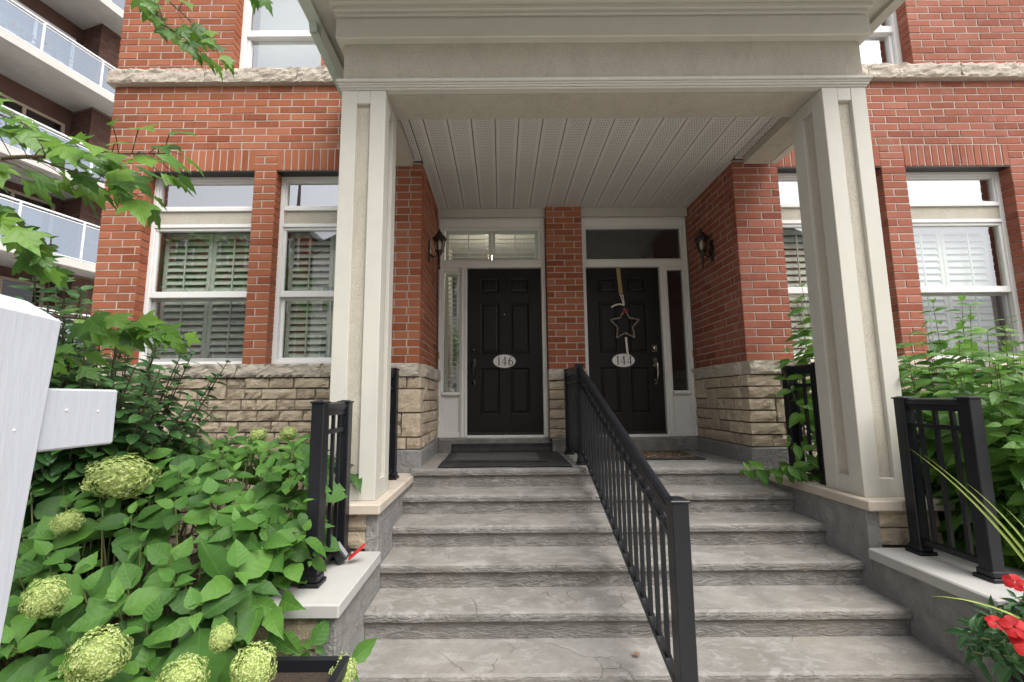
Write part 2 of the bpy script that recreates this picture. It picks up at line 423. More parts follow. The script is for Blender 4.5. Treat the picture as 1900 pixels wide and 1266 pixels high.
# ------------------------------------------------------------------ mesh helpers
class MB:
    def __init__(s):
        s.v, s.f, s.mi, s.uv = [], [], [], []
        s.cur = 0
    def add(s, verts, faces, uvs=None):
        o = len(s.v)
        s.v.extend([tuple(p) for p in verts])
        s.uv.extend(uvs if uvs else [(0.0, 0.0)] * len(verts))
        for f in faces:
            s.f.append(tuple(i + o for i in f))
            s.mi.append(s.cur)
        return s
    def box(s, x0, x1, y0, y1, z0, z1):
        x0, x1 = min(x0, x1), max(x0, x1); y0, y1 = min(y0, y1), max(y0, y1); z0, z1 = min(z0, z1), max(z0, z1)
        v = [(x, y, z) for z in (z0, z1) for y in (y0, y1) for x in (x0, x1)]
        return s.add(v, [(0, 2, 3, 1), (4, 5, 7, 6), (0, 1, 5, 4), (2, 6, 7, 3), (0, 4, 6, 2), (1, 3, 7, 5)])
    def cbox(s, x0, x1, y0, y1, z0, z1, c=0.004):
        """box with chamfered edges"""
        x0, x1 = min(x0, x1), max(x0, x1); y0, y1 = min(y0, y1), max(y0, y1); z0, z1 = min(z0, z1), max(z0, z1)
        c = min(c, (x1 - x0) * .45, (y1 - y0) * .45, (z1 - z0) * .45)
        vs, idx = [], {}
        for ix, (xa, sx) in enumerate(((x0, 1), (x1, -1))):
            for iy, (ya, sy) in enumerate(((y0, 1), (y1, -1))):
                for iz, (za, sz) in enumerate(((z0, 1), (z1, -1))):
                    for a in range(3):
                        idx[(ix, iy, iz, a)] = len(vs)
                        vs.append((xa + (0 if a == 0 else sx * c), ya + (0 if a == 1 else sy * c), za + (0 if a == 2 else sz * c)))
        F = []
        q = lambda a, b, cc, d: F.append((a, b, cc, d))
        for i in (0, 1):
            o = [(0, 0), (1, 0), (1, 1), (0, 1)]
            if i == 0: o = o[::-1]
            F.append(tuple(idx[(i, a, b, 0)] for a, b in o))
            F.append(tuple(idx[(a, i, b, 1)] for a, b in o[::-1]))
            F.append(tuple(idx[(a, b, i, 2)] for a, b in o))
        for a in (0, 1):
            for b in (0, 1):
                q(idx[(a, b, 0, 0)], idx[(a, b, 1, 0)], idx[(a, b, 1, 1)], idx[(a, b, 0, 1)])
                q(idx[(a, 0, b, 0)], idx[(a, 1, b, 0)], idx[(a, 1, b, 2)], idx[(a, 0, b, 2)])
                q(idx[(0, a, b, 1)], idx[(1, a, b, 1)], idx[(1, a, b, 2)], idx[(0, a, b, 2)])
                for d in (0, 1):
                    F.append(tuple(idx[(a, b, d, k)] for k in range(3)))
        return s.add(vs, F)
    def tube(s, pts, rad, n=8, caps=True):
        pts = [Vector(p) for p in pts]
        rad = rad if isinstance(rad, (list, tuple)) else [rad] * len(pts)
        vs, F = [], []
        up = Vector((0, 0, 1))
        prev = None
        for i, p in enumerate(pts):
            d = (pts[min(i + 1, len(pts) - 1)] - pts[max(i - 1, 0)]).normalized()
            if prev is None:
                a = d.cross(up if abs(d.z) < 0.95 else Vector((1, 0, 0))).normalized()
            else:
                a = (prev - d * prev.dot(d)).normalized()
            prev = a
            b = d.cross(a)
            for k in range(n):
                t = 2 * math.pi * k / n
                vs.append(p + (a * math.cos(t) + b * math.sin(t)) * rad[i])
        for i in range(len(pts) - 1):
            for k in range(n):
                F.append((i * n + k, i * n + (k + 1) % n, (i + 1) * n + (k + 1) % n, (i + 1) * n + k))
        if caps:
            F.append(tuple(range(n))[::-1]); F.append(tuple(range((len(pts) - 1) * n, len(pts) * n)))
        return s.add(vs, F)
    def lathe(s, prof, c, n=12, axis='z', rot=0.0):
        """prof: list of (radius, height)"""
        vs, F = [], []
        for r, h in prof:
            for k in range(n):
                t = 2 * math.pi * k / n + rot
                a, b = r * math.cos(t), r * math.sin(t)
                p = {'z': (a, b, h), 'y': (a, h, b), 'x': (h, a, b)}[axis]
                vs.append((c[0] + p[0], c[1] + p[1], c[2] + p[2]))
        m = len(prof)
        for i in range(m - 1):
            for k in range(n):
                F.append((i * n + k, i * n + (k + 1) % n, (i + 1) * n + (k + 1) % n, (i + 1) * n + k))
        F.append(tuple(range(n))[::-1]); F.append(tuple(range((m - 1) * n, m * n)))
        return s.add(vs, F)
    def bar(s, a, b, w, h, up=(0, 0, 1)):
        """square bar from a to b; w across, h along 'up'"""
        a, b = Vector(a), Vector(b)
        d = (b - a).normalized()
        u = Vector(up)
        r = d.cross(u).normalized()
        u2 = r.cross(d).normalized()
        vs = [p + r * (sx * w / 2) + u2 * (sz * h / 2) for p in (a, b) for sx, sz in ((-1, -1), (1, -1), (1, 1), (-1, 1))]
        return s.add(vs, [(3, 2, 1, 0), (4, 5, 6, 7), (0, 1, 5, 4), (1, 2, 6, 5), (2, 3, 7, 6), (3, 0, 4, 7)])
    def prism(s, poly, axis, a, b):
        """extrude a 2D polygon along axis ('x': poly=(y,z), 'y': (x,z), 'z': (x,y))"""
        n = len(poly)
        P = lambda q, t: {'x': (t, q[0], q[1]), 'y': (q[0], t, q[1]), 'z': (q[0], q[1], t)}[axis]
        vs = [P(q, a) for q in poly] + [P(q, b) for q in poly]
        F = [tuple(range(n))[::-1], tuple(range(n, 2 * n))] + [(i, (i + 1) % n, n + (i + 1) % n, n + i) for i in range(n)]
        return s.add(vs, F)
    def mesh(s, name, mats, smooth=False, uv=False):
        me = bpy.data.meshes.new(name)
        me.from_pydata(s.v, [], s.f)
        for m in (mats if isinstance(mats, list) else [mats]):
            me.materials.append(m)
        if any(s.mi):
            me.polygons.foreach_set('material_index', s.mi)
        if smooth:
            me.polygons.foreach_set('use_smooth', [True] * len(s.f))
        if uv:
            lay = me.uv_layers.new(name='UVMap')
            li = [0] * len(me.loops)
            me.loops.foreach_get('vertex_index', li)
            flat = []
            for i in li:
                flat.extend(s.uv[i])
            lay.data.foreach_set('uv', flat)
        me.update()
        return me
    def build(s, name, mats, parent=None, smooth=False, uv=False):
        return link(name, s.mesh(name, mats, smooth, uv), parent)

def link(name, me, parent=None, mw=None):
    o = bpy.data.objects.new(name, me)
    COL.objects.link(o)
    if mw is not None:
        o.matrix_basis = mw
    if parent is not None:
        o.parent = parent
        if parent.type == 'EMPTY':
            o.matrix_parent_inverse = parent.matrix_basis.inverted()
    return o

def tag(o, label=None, cat=None, group=None, kind=None):
    if label: o['label'] = label
    if cat: o['category'] = cat
    if group: o['group'] = group
    if kind: o['kind'] = kind
    return o

def thing(name, label, cat, loc=(0, 0, 0), group=None, rz=0.0):
    o = bpy.data.objects.new(name, None)
    COL.objects.link(o)
    o.empty_display_size = 0.1
    o.matrix_basis = Matrix.Translation(loc) @ Matrix.Rotation(rz, 4, 'Z')
    return tag(o, label, cat, group)

def in_view(p):
    """rough size of a point in the photograph: pixels per metre, 0 when outside the frame"""
    d = Vector(p) - CAM
    c, s = math.cos(0.1165), math.sin(0.1165)
    zc = d.y * c + d.z * s
    if zc < 0.2: return 0
    u = 929 + 766 * d.x / zc
    v = 650 - 766 * (d.z * c - d.y * s) / zc
    if -25 < u < 1925 and -25 < v < 1290:
        return 766 / zc
    return 0

# ------------------------------------------------------------------ dimensions (metres, X = 0 midway between the two doors)
F = 3.985            # facade plane
RX = 1.585           # half width of the recessed porch
DP = 5.05            # plane of the door frames
CEIL = 3.966
LAND = 0.929
RISE, TREAD, NOSE0 = 0.1548, 0.3054, 3.812
LEDGE0, LEDGE1 = 1.780, 1.907
BAND0, BAND1 = 4.8485, 5.005
CO = 0.0795          # brick course
XL = 4.83            # half width of the modelled frontage

# ------------------------------------------------------------------ the setting: ground
g = MB().add([(-80, -60, 0), (80, -60, 0), (80, 90, 0), (-80, 90, 0)], [(0, 1, 2, 3)]).build('ground', MT['ground'])
tag(g, 'pale paved ground around the house', None, None, 'structure')
g = MB().add([(-60, -12, .004), (60, -12, .004), (60, -5, .004), (-60, -5, .004)], [(0, 1, 2, 3)]).build('road', MT['asphalt'])
tag(g, 'asphalt street in front of the houses', None, None, 'structure')
for sx, nm in ((-1, 'garden_bed_left'), (1, 'garden_bed_right')):
    n = 24
    vs, fs = [], []
    for j in range(n + 1):
        for i in range(n + 1):
            x = sx * (1.66 + (5.2 - 1.66) * i / n); y = 1.35 + (3.93 - 1.35) * j / n
            vs.append((x, y, 0.02 + 0.05 * noise.noise((x * 3, y * 3, 0)) + (0.10 if 0 < i < n and 0 < j < n else -0.03)))
    for j in range(n):
        for i in range(n):
            a = j * (n + 1) + i
            fs.append((a, a + 1, a + n + 2, a + n + 1))
    tag(MB().add(vs, fs).build(nm, MT['soil'], None, True), 'dark soil planting bed', None, None, 'structure')

# ------------------------------------------------------------------ masonry
class Plane:
    """wall coordinates: u along the wall, d outward, z up"""
    def __init__(s, kind, off):
        s.kind, s.off = kind, off
        s.rz = {'f': 0.0, 'l': math.pi / 2, 'r': -math.pi / 2}[kind]
    def P(s, u, d, z):
        if s.kind == 'f': return (u, s.off - d, z)
        if s.kind == 'l': return (s.off + d, u, z)
        return (s.off - d, u, z)

FAC = Plane('f', F)
RETL = Plane('l', -RX)
RETR = Plane('r', RX)
PIER = Plane('f', 4.945)

BRICK_CACHE = {}
def brick_mesh_data(L, H, D=0.11, c=0.0035):
    L2, H2 = L / 2, H / 2
    j = lambda: (rnd.random() - .5) * 0.0022
    back = [(-L2, D, -H2), (L2, D, -H2), (L2, D, H2), (-L2, D, H2)]
    mid = [(-L2, c, -H2 + j()), (L2, c, -H2 + j()), (L2, c, H2 + j()), (-L2, c, H2 + j())]
    fr = [(-L2 + c, j(), -H2 + c), (L2 - c, j(), -H2 + c), (L2 - c, j(), H2 - c), (-L2 + c, j(), H2 - c)]
    v = back + mid + fr
    f = [(8, 9, 10, 11)]
    for i in range(4):
        k = (i + 1) % 4
        f.append((4 + i, 4 + k, 8 + k, 8 + i))
        f.append((i, k, 4 + k, 4 + i))
    return v, f

class Masonry:
    def __init__(s): s.items = []
    def add(s, plane, u, z, L, H, rot=False):
        s.items.append((plane, u, z, L, H, rot))
    def emit(s, parent, mat, name='brick', limit=300):
        scored = []
        for it in s.items:
            p = it[0].P(it[1], 0, it[2])
            k = in_view(p)
            fac = 1.0
            if it[0].kind != 'f':
                dv = (Vector(p) - CAM).normalized()
                fac = abs(dv.x)
            if abs(p[0]) < 1.99 and abs(p[0]) > 1.5 and it[0].kind == 'f': fac *= 0.6
            if p[0] < -1.9 and p[0] > -2.45 and it[2] < 4.2: fac *= 0.1
            if p[0] > 2.05 and p[0] < 3.0 and it[2] < 4.2: fac *= 0.3
            scored.append((k * k * it[3] * it[4] * fac, it))
        scored.sort(key=lambda q: -q[0])
        rest = MB()
        for i, (sc, (pl, u, z, L, H, rot)) in enumerate(scored):
            mw = Matrix.Translation(pl.P(u, rnd.uniform(-.0015, .0015), z)) @ Matrix.Rotation(pl.rz, 4, 'Z')
            if rot: mw = mw @ Matrix.Rotation(math.pi / 2, 4, 'Y')
            mw = mw @ Matrix.Rotation(rnd.uniform(-.006, .006), 4, 'Y')
            if i < limit and sc > 0:
                key = (round(L / .0025), round(H, 3), rnd.randrange(3))
                if key not in BRICK_CACHE:
                    v, f = brick_mesh_data(L, H)
                    BRICK_CACHE[key] = (v, f)
                mk = (key, mat.name)
                if mk not in BRICK_CACHE:
                    v, f = BRICK_CACHE[key]
                    BRICK_CACHE[mk] = MB().add(v, f).mesh(name, mat)
                link(name, BRICK_CACHE[mk], parent, mw)
            else:
                v, f = brick_mesh_data(L, H)
                rest.add([mw @ Vector(p) for p in v], f)
        if rest.v:
            tag(rest.build(name + '_infill', mat, parent), None, None, None, 'stuff')

def runs(u0, u1, z, openings):
    segs = [(u0, u1)]
    for (a, b, z0, z1) in openings:
        if z0 <= z <= z1:
            ns = []
            for s0, s1 in segs:
                if b <= s0 or a >= s1: ns.append((s0, s1)); continue
                if a > s0: ns.append((s0, a))
                if b < s1: ns.append((b, s1))
            segs = ns
    return segs

BL, JT = 0.2385, 0.0105
def lay_courses(ms, plane, u0, u1, z0, nrow, openings, own0=None, own1=None, phase=0.0):
    """running bond; own0/own1: (parity) rows in which this wall starts 0.12 in from the corner"""
    for r in range(nrow):
        zc = z0 + r * CO + CO / 2
        a0 = u0 + (0.121 if own0 is not None and r % 2 == own0 else 0)
        a1 = u1 - (0.121 if own1 is not None and r % 2 == own1 else 0)
        off = phase + (0.1245 if r % 2 else 0.0) + (0.012 * (noise.noise((r * 1.7, phase, 3)) if r else 0))
        for s0, s1 in runs(a0, a1, zc, openings):
            k = math.floor((s0 - off) / (BL + JT))
            x = off + k * (BL + JT)
            lst = []
            while x < s1:
                b0, b1 = max(x, s0), min(x + BL, s1)
                if b1 - b0 > 0.001: lst.append([b0, b1])
                x += BL + JT
            if len(lst) > 1 and lst[0][1] - lst[0][0] < .045: lst[1][0] = lst[0][0]; lst.pop(0)
            if len(lst) > 1 and lst[-1][1] - lst[-1][0] < .045: lst[-2][1] = lst[-1][1]; lst.pop()
            if lst: lst[0][0] = s0; lst[-1][1] = s1
            for b0, b1 in lst:
                ms.add(plane, (b0 + b1) / 2, zc, b1 - b0 - rnd.uniform(0, .002), CO - JT)

def soldier(ms, plane, a, b, z0, h):
    n = max(1, round((b - a + JT) / (0.0745)))
    w = (b - a + JT) / n
    for i in range(n):
        ms.add(plane, a + w * i + (w - JT) / 2, z0 + h / 2, h - JT, w - JT, True)

def rock_piece(mb, plane, u0, u1, z0, z1, d0, d1, amp, nu, nz, seed, rnd_edge=0.012, jit=.35):
    """split-faced stone: back at depth d0 (negative = into the wall), face around d1"""
    vs, fs = [], []
    for j in range(nz + 1):
        for i in range(nu + 1):
            fu, fz = i / nu, j / nz
            u = u0 + (u1 - u0) * fu; z = z0 + (z1 - z0) * fz
            edge = (i in (0, nu)) or (j in (0, nz))
            n1 = noise.noise((u * 9 + seed, z * 14, plane.off * 3)) + 0.6 * noise.noise((u * 24, z * 30 + seed, 7.7))
            d = d1 + amp * n1 + amp * jit * noise.cell((u * 60 + seed, z * 70, 1.0)) * (0 if edge else 1) - (rnd_edge * (.5 + .8 * noise.cell((u * 30, z * 30, seed))) if edge else 0)
            uu = u + (0 if i in (0, nu) else 0.25 * (u1 - u0) / nu * noise.noise((u * 40, z * 40, seed)))
            vs.append(plane.P(uu, d, z))
    for j in range(nz):
        for i in range(nu):
            a = j * (nu + 1) + i
            fs.append((a, a + 1, a + nu + 2, a + nu + 1))
    # sides back to d0
    per = [i for i in range(nu + 1)] + [j * (nu + 1) + nu for j in range(1, nz + 1)] + \
          [nz * (nu + 1) + i for i in range(nu - 1, -1, -1)] + [j * (nu + 1) for j in range(nz - 1, 0, -1)]
    cs = [(u0, z0), (u1, z0), (u1, z1), (u0, z1)]
    nf = len(vs)
    for idx in per:
        i, j = idx % (nu + 1), idx // (nu + 1)
        vs.append(plane.P(u0 + (u1 - u0) * i / nu, d0, z0 + (z1 - z0) * j / nz))
    for k in range(len(per)):
        k2 = (k + 1) % len(per)
        fs.append((per[k2], per[k], nf + k, nf + k2))
    mb.add(vs, fs)

def ashlar(parent, plane, u0, u1, z0, z1, rows_h, d1=0.03, name='stone', rs=1, rev0=0.0):
    """coursed stones with now and then a block two courses high"""
    r2 = random.Random(rs)
    n = max(2, round((z1 - z0) / rows_h))
    h = (z1 - z0) / n
    blocked = [[] for _ in range(n + 1)]
    for r in range(n - 1, -1, -1):
        u = u0
        taken = sorted(blocked[r])
        while u < u1 - 0.02:
            hit = [t for t in taken if t[0] - 1e-6 <= u < t[1] - 1e-6]
            if hit: u = hit[0][1]; continue
            nxt = min([t[0] for t in taken if t[0] > u] + [u1])
            L = r2.uniform(0.14, 0.34)
            if nxt - (u + L) < 0.09: L = nxt - u
            if L > 0.42: L *= 0.5
            two = r > 0 and r2.random() < 0.13 and 0.15 < L < 0.30
            zz0 = z0 + (r - (1 if two else 0)) * h
            mb = MB()
            j = 0.0075
            rock_piece(mb, plane, u + j, u + L - j, zz0 + j, z0 + (r + 1) * h - j, -0.09, d1 + r2.uniform(-.008, .008), 0.007, 5, 3 if not two else 5, r2.random() * 50, 0.012)
            mb.build(name, MT['stone'], parent)
            if two: blocked[r - 1].append((u, u + L))
            u += L

def rock_band(parent, plane, u0, u1, z0, z1, proj, cuts, name, seed=0, back=0.0):
    us = [u0] + [c for c in cuts if u0 < c < u1] + [u1]
    for a, b in zip(us[:-1], us[1:]):
        mb = MB()
        rock_piece(mb, plane, a + .004, b - .004, z0, z1, -0.10, proj, 0.017, max(6, int((b - a) / .035)), 6, seed + a * 3.1, 0.014, .12)
        mb.build(name, MT['ledge'], parent)

# ------------------------------------------------------------------ the two townhouses
def strips(mb, plane, u0, u1, z0, z1, openings, d0, d1):
    """solid wall of depth d0..d1 with rectangular openings"""
    zs = sorted({z0, z1, *[z for o in openings for z in (o[2], o[3]) if z0 < z < z1]})
    for a, b in zip(zs[:-1], zs[1:]):
        for s0, s1 in runs(u0, u1, (a + b) / 2, openings):
            p, q = plane.P(s0, d0, a), plane.P(s1, d1, b)
            mb.box(p[0], q[0], p[1], q[1], p[2], q[2])

LOUV = {}
def louver(parent, xc, y, zc, L, tilt, w=0.072):
    key = round(L, 3)
    if key not in LOUV:
        mb = MB()
        n = 8
        poly = [(w / 2 * math.cos(2 * math.pi * k / n), 0.0055 * math.sin(2 * math.pi * k / n)) for k in range(n)]
        mb.prism(poly, 'x', -L / 2, L / 2)
        LOUV[key] = mb.mesh('louver', MT['shutter'])
    return link('louver', LOUV[key], parent, Matrix.Translation((xc, y, zc)) @ Matrix.Rotation(tilt, 4, 'X'))

def shutter(parent, x0, x1, y, z0, z1, npan, tilt, pitch=0.071):
    mb = MB()
    st = 0.042
    W = (x1 - x0) / npan
    for i in range(npan):
        a, b = x0 + i * W + .002, x0 + (i + 1) * W - .002
        mb.cbox(a, a + st, y - .014, y + .014, z0, z1, .003)
        mb.cbox(b - st, b, y - .014, y + .014, z0, z1, .003)
        mb.cbox(a + st, b - st, y - .0125, y + .0125, z0, z0 + .055, .003)
        mb.cbox(a + st, b - st, y - .0125, y + .0125, z1 - .055, z1, .003)
        if b - a > .25:
            mb.box((a + b) / 2 - .006, (a + b) / 2 + .006, y - .052, y - .040, z0 + .08, z1 - .08)
        z = z0 + .055 + pitch * .5
        while z < z1 - .055 - pitch * .3:
            louver(parent, (a + b) / 2, y, z, b - a - 2 * st - .004, tilt)
            z += pitch
    mb.build('shutter_frame', MT['shutter'], parent)

def pane(parent, x0, x1, y, z0, z1, mat='glass', name='pane'):
    return MB().add([(x0, y, z0), (x1, y, z0), (x1, y, z1), (x0, y, z1)], [(0, 1, 2, 3)]).build(name, MT[mat], parent)

def screen_mat():
    t = NT('insect_screen')
    t.b.inputs['Base Color'].default_value = (0.05, 0.05, 0.055, 1)
    t.b.inputs['Roughness'].default_value = 0.9
    tr = t.n('BsdfTransparent')
    mx = t.n('MixShader')
    mx.inputs[0].default_value = 0.34
    t.l(tr.outputs[0], mx.inputs[1]); t.l(t.b.outputs[0], mx.inputs[2])
    t.l(mx.outputs[0], t.out.inputs['Surface'])
    return t.m
MT['screen'] = screen_mat()

def tall_window(house, x0, x1, tilt, npan, screen):
    y = F + 0.105
    x0 -= .012; x1 += .012
    zt = 3.955
    mb = MB()
    w = .052
    mb.cbox(x0, x0 + w, y, y + .09, 1.909, zt, .004)
    mb.cbox(x1 - w, x1, y, y + .09, 1.909, zt, .004)
    for a, b, d in ((3.85, zt, 0), (3.513, 3.552, -.006), (3.335, 3.372, -.006), (1.909, 1.945, -.008)):
        mb.cbox(x0 + w, x1 - w, y + d, y + .085, a, b, .004)
    # glazing stops of the transom
    for a, b in ((3.552, 3.574), (3.826, 3.85)):
        mb.cbox(x0 + w, x1 - w, y + .014, y + .07, a, b, .003)
    for a in (x0 + w, x1 - w - .018):
        mb.cbox(a, a + .018, y + .014, y + .07, 3.574, 3.826, .003)
    # upper sash
    s = .030
    for a, b in ((3.305, 3.335), (2.600, 2.664)):
        mb.cbox(x0 + w, x1 - w, y + .008, y + .045, a, b, .004)
    for a in (x0 + w, x1 - w - s):
        mb.cbox(a, a + s, y + .010, y + .045, 2.664, 3.305, .004)
    # lower sash, set back
    for a, b in ((2.575, 2.5995), (1.945, 1.985)):
        mb.cbox(x0 + w, x1 - w, y + .046, y + .08, a, b, .004)
    for a in (x0 + w, x1 - w - s):
        mb.cbox(a, a + s, y + .046, y + .08, 1.985, 2.575, .004)
    win = mb.build('window', MT['pvc'], house)
    mb = MB(); mb.cbox(x0 + w, x1 - w, y + .012, y + .07, 3.373, 3.512, .003)
    mb.build('spandrel_panel', MT['stucco'], win)
    pane(win, x0 + w, x1 - w, y + .035, 3.56, 3.845, 'glass_sky')
    pane(win, x0 + w + s * .5, x1 - w - s * .5, y + .028, 2.64, 3.32)
    pane(win, x0 + w + s * .5, x1 - w - s * .5, y + .062, 1.965, 2.59)
    if screen:
        pane(win, x0 + w, x1 - w, y + .040, 1.95, 2.60, 'screen', 'insect_screen')
        mb = MB(); gx = x0 + .62 * (x1 - x0)
        mb.tube([(gx - .014, y + .035, 1.987), (gx - .014, y + .03, 2.012), (gx, y + .03, 2.022), (gx + .014, y + .03, 2.012), (gx + .014, y + .035, 1.987)], .003, 5)
        mb.build('screen_tab', MT['blackmetal'], win)
    shutter(win, x0 + w, x1 - w, y + .16, 1.93, 3.335, npan, tilt)
    mb = MB(); mb.box(x0 + w, x1 - w, y + .30, y + .32, 3.45, 4.0); mb.build('valance', MT['interior'], win)
    return win

def upper_window(house, x0, x1):
    y = F + 0.105
    x0 -= .012; x1 += .012
    mb = MB(); w = .065
    mb.cbox(x0, x0 + w, y, y + .09, 5.006, 6.75, .004)
    mb.cbox(x1 - w, x1, y, y + .09, 5.006, 6.75, .004)
    for a, b, d in ((5.006, 5.045, -.004), (5.52, 5.60, .004), (6.68, 6.75, 0)):
        mb.cbox(x0 + w, x1 - w, y + d, y + .085, a, b, .004)
    for a in (x0 + w, x1 - w - .03):
        mb.cbox(a, a + .03, y + .03, y + .08, 5.045, 5.52, .004)
    win = mb.build('window', MT['pvc'], house)
    pane(win, x0 + w, x1 - w, y + .06, 5.04, 5.53, 'glass_sky')
    pane(win, x0 + w, x1 - w, y + .035, 5.59, 6.69, 'glass_sky')
    mb = MB(); mb.box(x0 + w, x1 - w, y + .22, y + .24, 5.0, 6.7)
    mb.build('blind', MT['shutter'], win)

def digit(mb, ch, cx, y, z0, h):
    """flat numerals, thick verticals and thin diagonals, facing -Y"""
    def rib(pts, ws):
        L, Rr = [], []
        for i, p in enumerate(pts):
            a = Vector(pts[max(i - 1, 0)]); b = Vector(pts[min(i + 1, len(pts) - 1)])
            d = (b - a).normalized(); n = Vector((-d.y, d.x))
            L.append(Vector(p) + n * ws[i] / 2); Rr.append(Vector(p) - n * ws[i] / 2)
        vs = [(cx + q.x * h, y, z0 + q.y * h) for q in L + Rr]
        k = len(pts)
        mb.add(vs, [(i, i + 1, k + i + 1, k + i) for i in range(k - 1)])
    if ch == '1':
        rib([(0, 0.02), (0, 1.0)], [.12, .12]); rib([(-.14, .80), (0, .95)], [.03, .07]); rib([(-.14, .015), (.14, .015)], [.03, .03])
    elif ch == '4':
        rib([(.10, 0.02), (.10, 1.0)], [.12, .12]); rib([(.10, .97), (-.26, .29)], [.05, .04]); rib([(-.28, .27), (.27, .27)], [.055, .055]); rib([(-.02, .015), (.22, .015)], [.03, .03])
    elif ch == '6':
        pts, ws = [], []
        for k in range(13):
            t = k / 12
            a = R(90 + 115 * t)
            pts.append((0.20 + 0.42 * math.cos(a) * 1.0, .34 + .66 * math.sin(a))); ws.append(.03 + .09 * math.sin(t * math.pi * .75))
        rib(pts, ws)
        pts = [(.22 * math.cos(2 * math.pi * k / 20), .29 + .27 * math.sin(2 * math.pi * k / 20)) for k in range(21)]
        rib(pts, [.05 + .06 * abs(math.cos(2 * math.pi * k / 20)) for k in range(21)])

def door_unit(house, s, number):
    fx = lambda a: s * a
    def cb(mb, a, b, y0, y1, z0, z1, c=.004): mb.cbox(fx(a), fx(b), y0, y1, z0, z1, c)
    mb = MB()
    Y = DP
    for a, b in ((.226, .282), (1.212, 1.296), (1.522, 1.574)):
        cb(mb, a, b, Y, Y + .12, 1.095, 3.205 if a < 1.5 and a > .5 else 3.855)
    cb(mb, .282, 1.522, Y + .002, Y + .12, 3.205, 3.295)
    cb(mb, .282, 1.522, Y + .002, Y + .12, 3.735, 3.855)
    # beads
    for a, b, z0, z1 in ((.282, .300, 3.295, 3.735), (1.504, 1.522, 3.295, 3.735)):
        cb(mb, a, b, Y + .02, Y + .09, z0, z1, .003)
    for z0, z1 in ((3.295, 3.313), (3.717, 3.735)):
        cb(mb, .300, 1.504, Y + .02, Y + .09, z0, z1, .003)
    # proud outer bead and head cap
    cb(mb, 1.545, 1.566, Y - .016, Y + .001, 1.10, 3.80, .004)
    cb(mb, .232, .250, Y - .016, Y + .001, 1.10, 3.80, .004)
    cb(mb, .232, 1.566, Y - .016, Y + .001, 3.80, 3.83, .004)
    cb(mb, 1.222, 1.240, Y - .010, Y + .001, 1.10, 3.20, .003)
    cb(mb, 1.264, 1.282, Y - .010, Y + .001, 1.10, 3.20, .003)
    # sidelight surround and base panel
    cb(mb, 1.296, 1.312, Y + .02, Y + .09, 1.10, 3.205, .003)
    cb(mb, 1.506, 1.522, Y + .02, Y + .09, 1.10, 3.205, .003)
    cb(mb, 1.312, 1.506, Y + .02, Y + .09, 3.165, 3.205, .003)
    cb(mb, 1.300, 1.518, Y - .012, Y + .09, 1.605, 1.645, .004)
    cb(mb, 1.312, 1.506, Y + .035, Y + .09, 1.165, 1.605, .003)
    cb(mb, 1.296, 1.522, Y + .012, Y + .09, 1.095, 1.165, .004)
    fr = mb.build('door_frame', MT['doortrim'], house)
    x0, x1 = sorted((fx(.300), fx(1.504)))
    pane(fr, x0, x1, Y + .055, 3.31, 3.72, 'glass_dark' if s > 0 else 'glass', 'transom_pane')
    x0, x1 = sorted((fx(1.312), fx(1.506)))
    pane(fr, x0, x1, Y + .055, 1.645, 3.166, 'glass_dark' if s > 0 else 'glass', 'sidelight_pane')
    if s < 0:
        shutter(fr, fx(1.504), fx(.300), Y + .13, 3.30, 3.74, 2, R(28), .06)
        shutter(fr, fx(1.506), fx(1.312), Y + .13, 1.65, 3.18, 1, R(8), .058)
    mb = MB(); cb(mb, 1.548, 1.572, Y - .022, Y - .014, 2.05, 2.13, .002); mb.tube([(fx(1.56), Y - .028, 2.09), (fx(1.56), Y - .02, 2.09)], .006, 8)
    mb.build('doorbell', MT['brass'], fr)
    mb = MB(); cb(mb, .282, 1.212, Y - .03, Y + .14, 1.094, 1.122, .004)
    mb.build('sill', MT['doortrim'], fr)
    mb = MB(); cb(mb, .20, 1.585, 5.015, 5.10, 3.856, CEIL - .001, .003)
    mb.build('head_board', MT['fascia'], house)
    # ---- six panel door
    DY = Y + .055
    D0, D1, Z0, Z1 = .284, 1.210, 1.124, 3.203
    mb = MB()
    cb(mb, D0, D1, DY + .014, DY + .05, Z0, Z1, .002)
    # measured on the leaf from its outer (lock) side
    cols = [(.437, .676 - .002), (.812, 1.05)]
    cols = [(.440, .680), (.812, 1.052)]
    rows = [(1.365, 1.938), (2.118, 2.766), (2.890, 3.080)]
    xs = [D0, cols[0][0], cols[0][1], cols[1][0], cols[1][1], D1]
    for a, b in ((xs[0], xs[1]), (xs[2], xs[3]), (xs[4], xs[5])):
        cb(mb, a, b, DY, DY + .015, Z0, Z1, .001)
    zs = [Z0, rows[0][0], rows[0][1], rows[1][0], rows[1][1], rows[2][0], rows[2][1], Z1]
    for a, b in ((zs[0], zs[1]), (zs[2], zs[3]), (zs[4], zs[5]), (zs[6], zs[7])):
        for p, q in cols:
            cb(mb, p, q, DY, DY + .015, a, b, .001)
    door = mb.build('door', MT['door'], house)
    for p, q in cols:
        for a, b in rows:
            mb = MB()
            X0, X1 = sorted((fx(p), fx(q)))
            i1, i2 = .018, .045
            def ring(ix, yy): return [(X0 + ix, yy, a + ix), (X1 - ix, yy, a + ix), (X1 - ix, yy, b - ix), (X0 + ix, yy, b - ix)]
            vs = ring(0, DY + .001) + ring(i1, DY + .0135) + ring(i1 + .008, DY + .0135) + ring(i2, DY + .004)
            fs = []
            for r in range(3):
                for k in range(4):
                    k2 = (k + 1) % 4
                    fs.append((r * 4 + k, r * 4 + k2, r * 4 + 4 + k2, r * 4 + 4 + k))
            fs.append((12, 13, 14, 15))
            mb.add(vs, fs).build('panel', MT['door'], door)
    mb = MB(); cb(mb, D0, D1, DY - .012, DY + .001, 1.126, 1.155, .003)
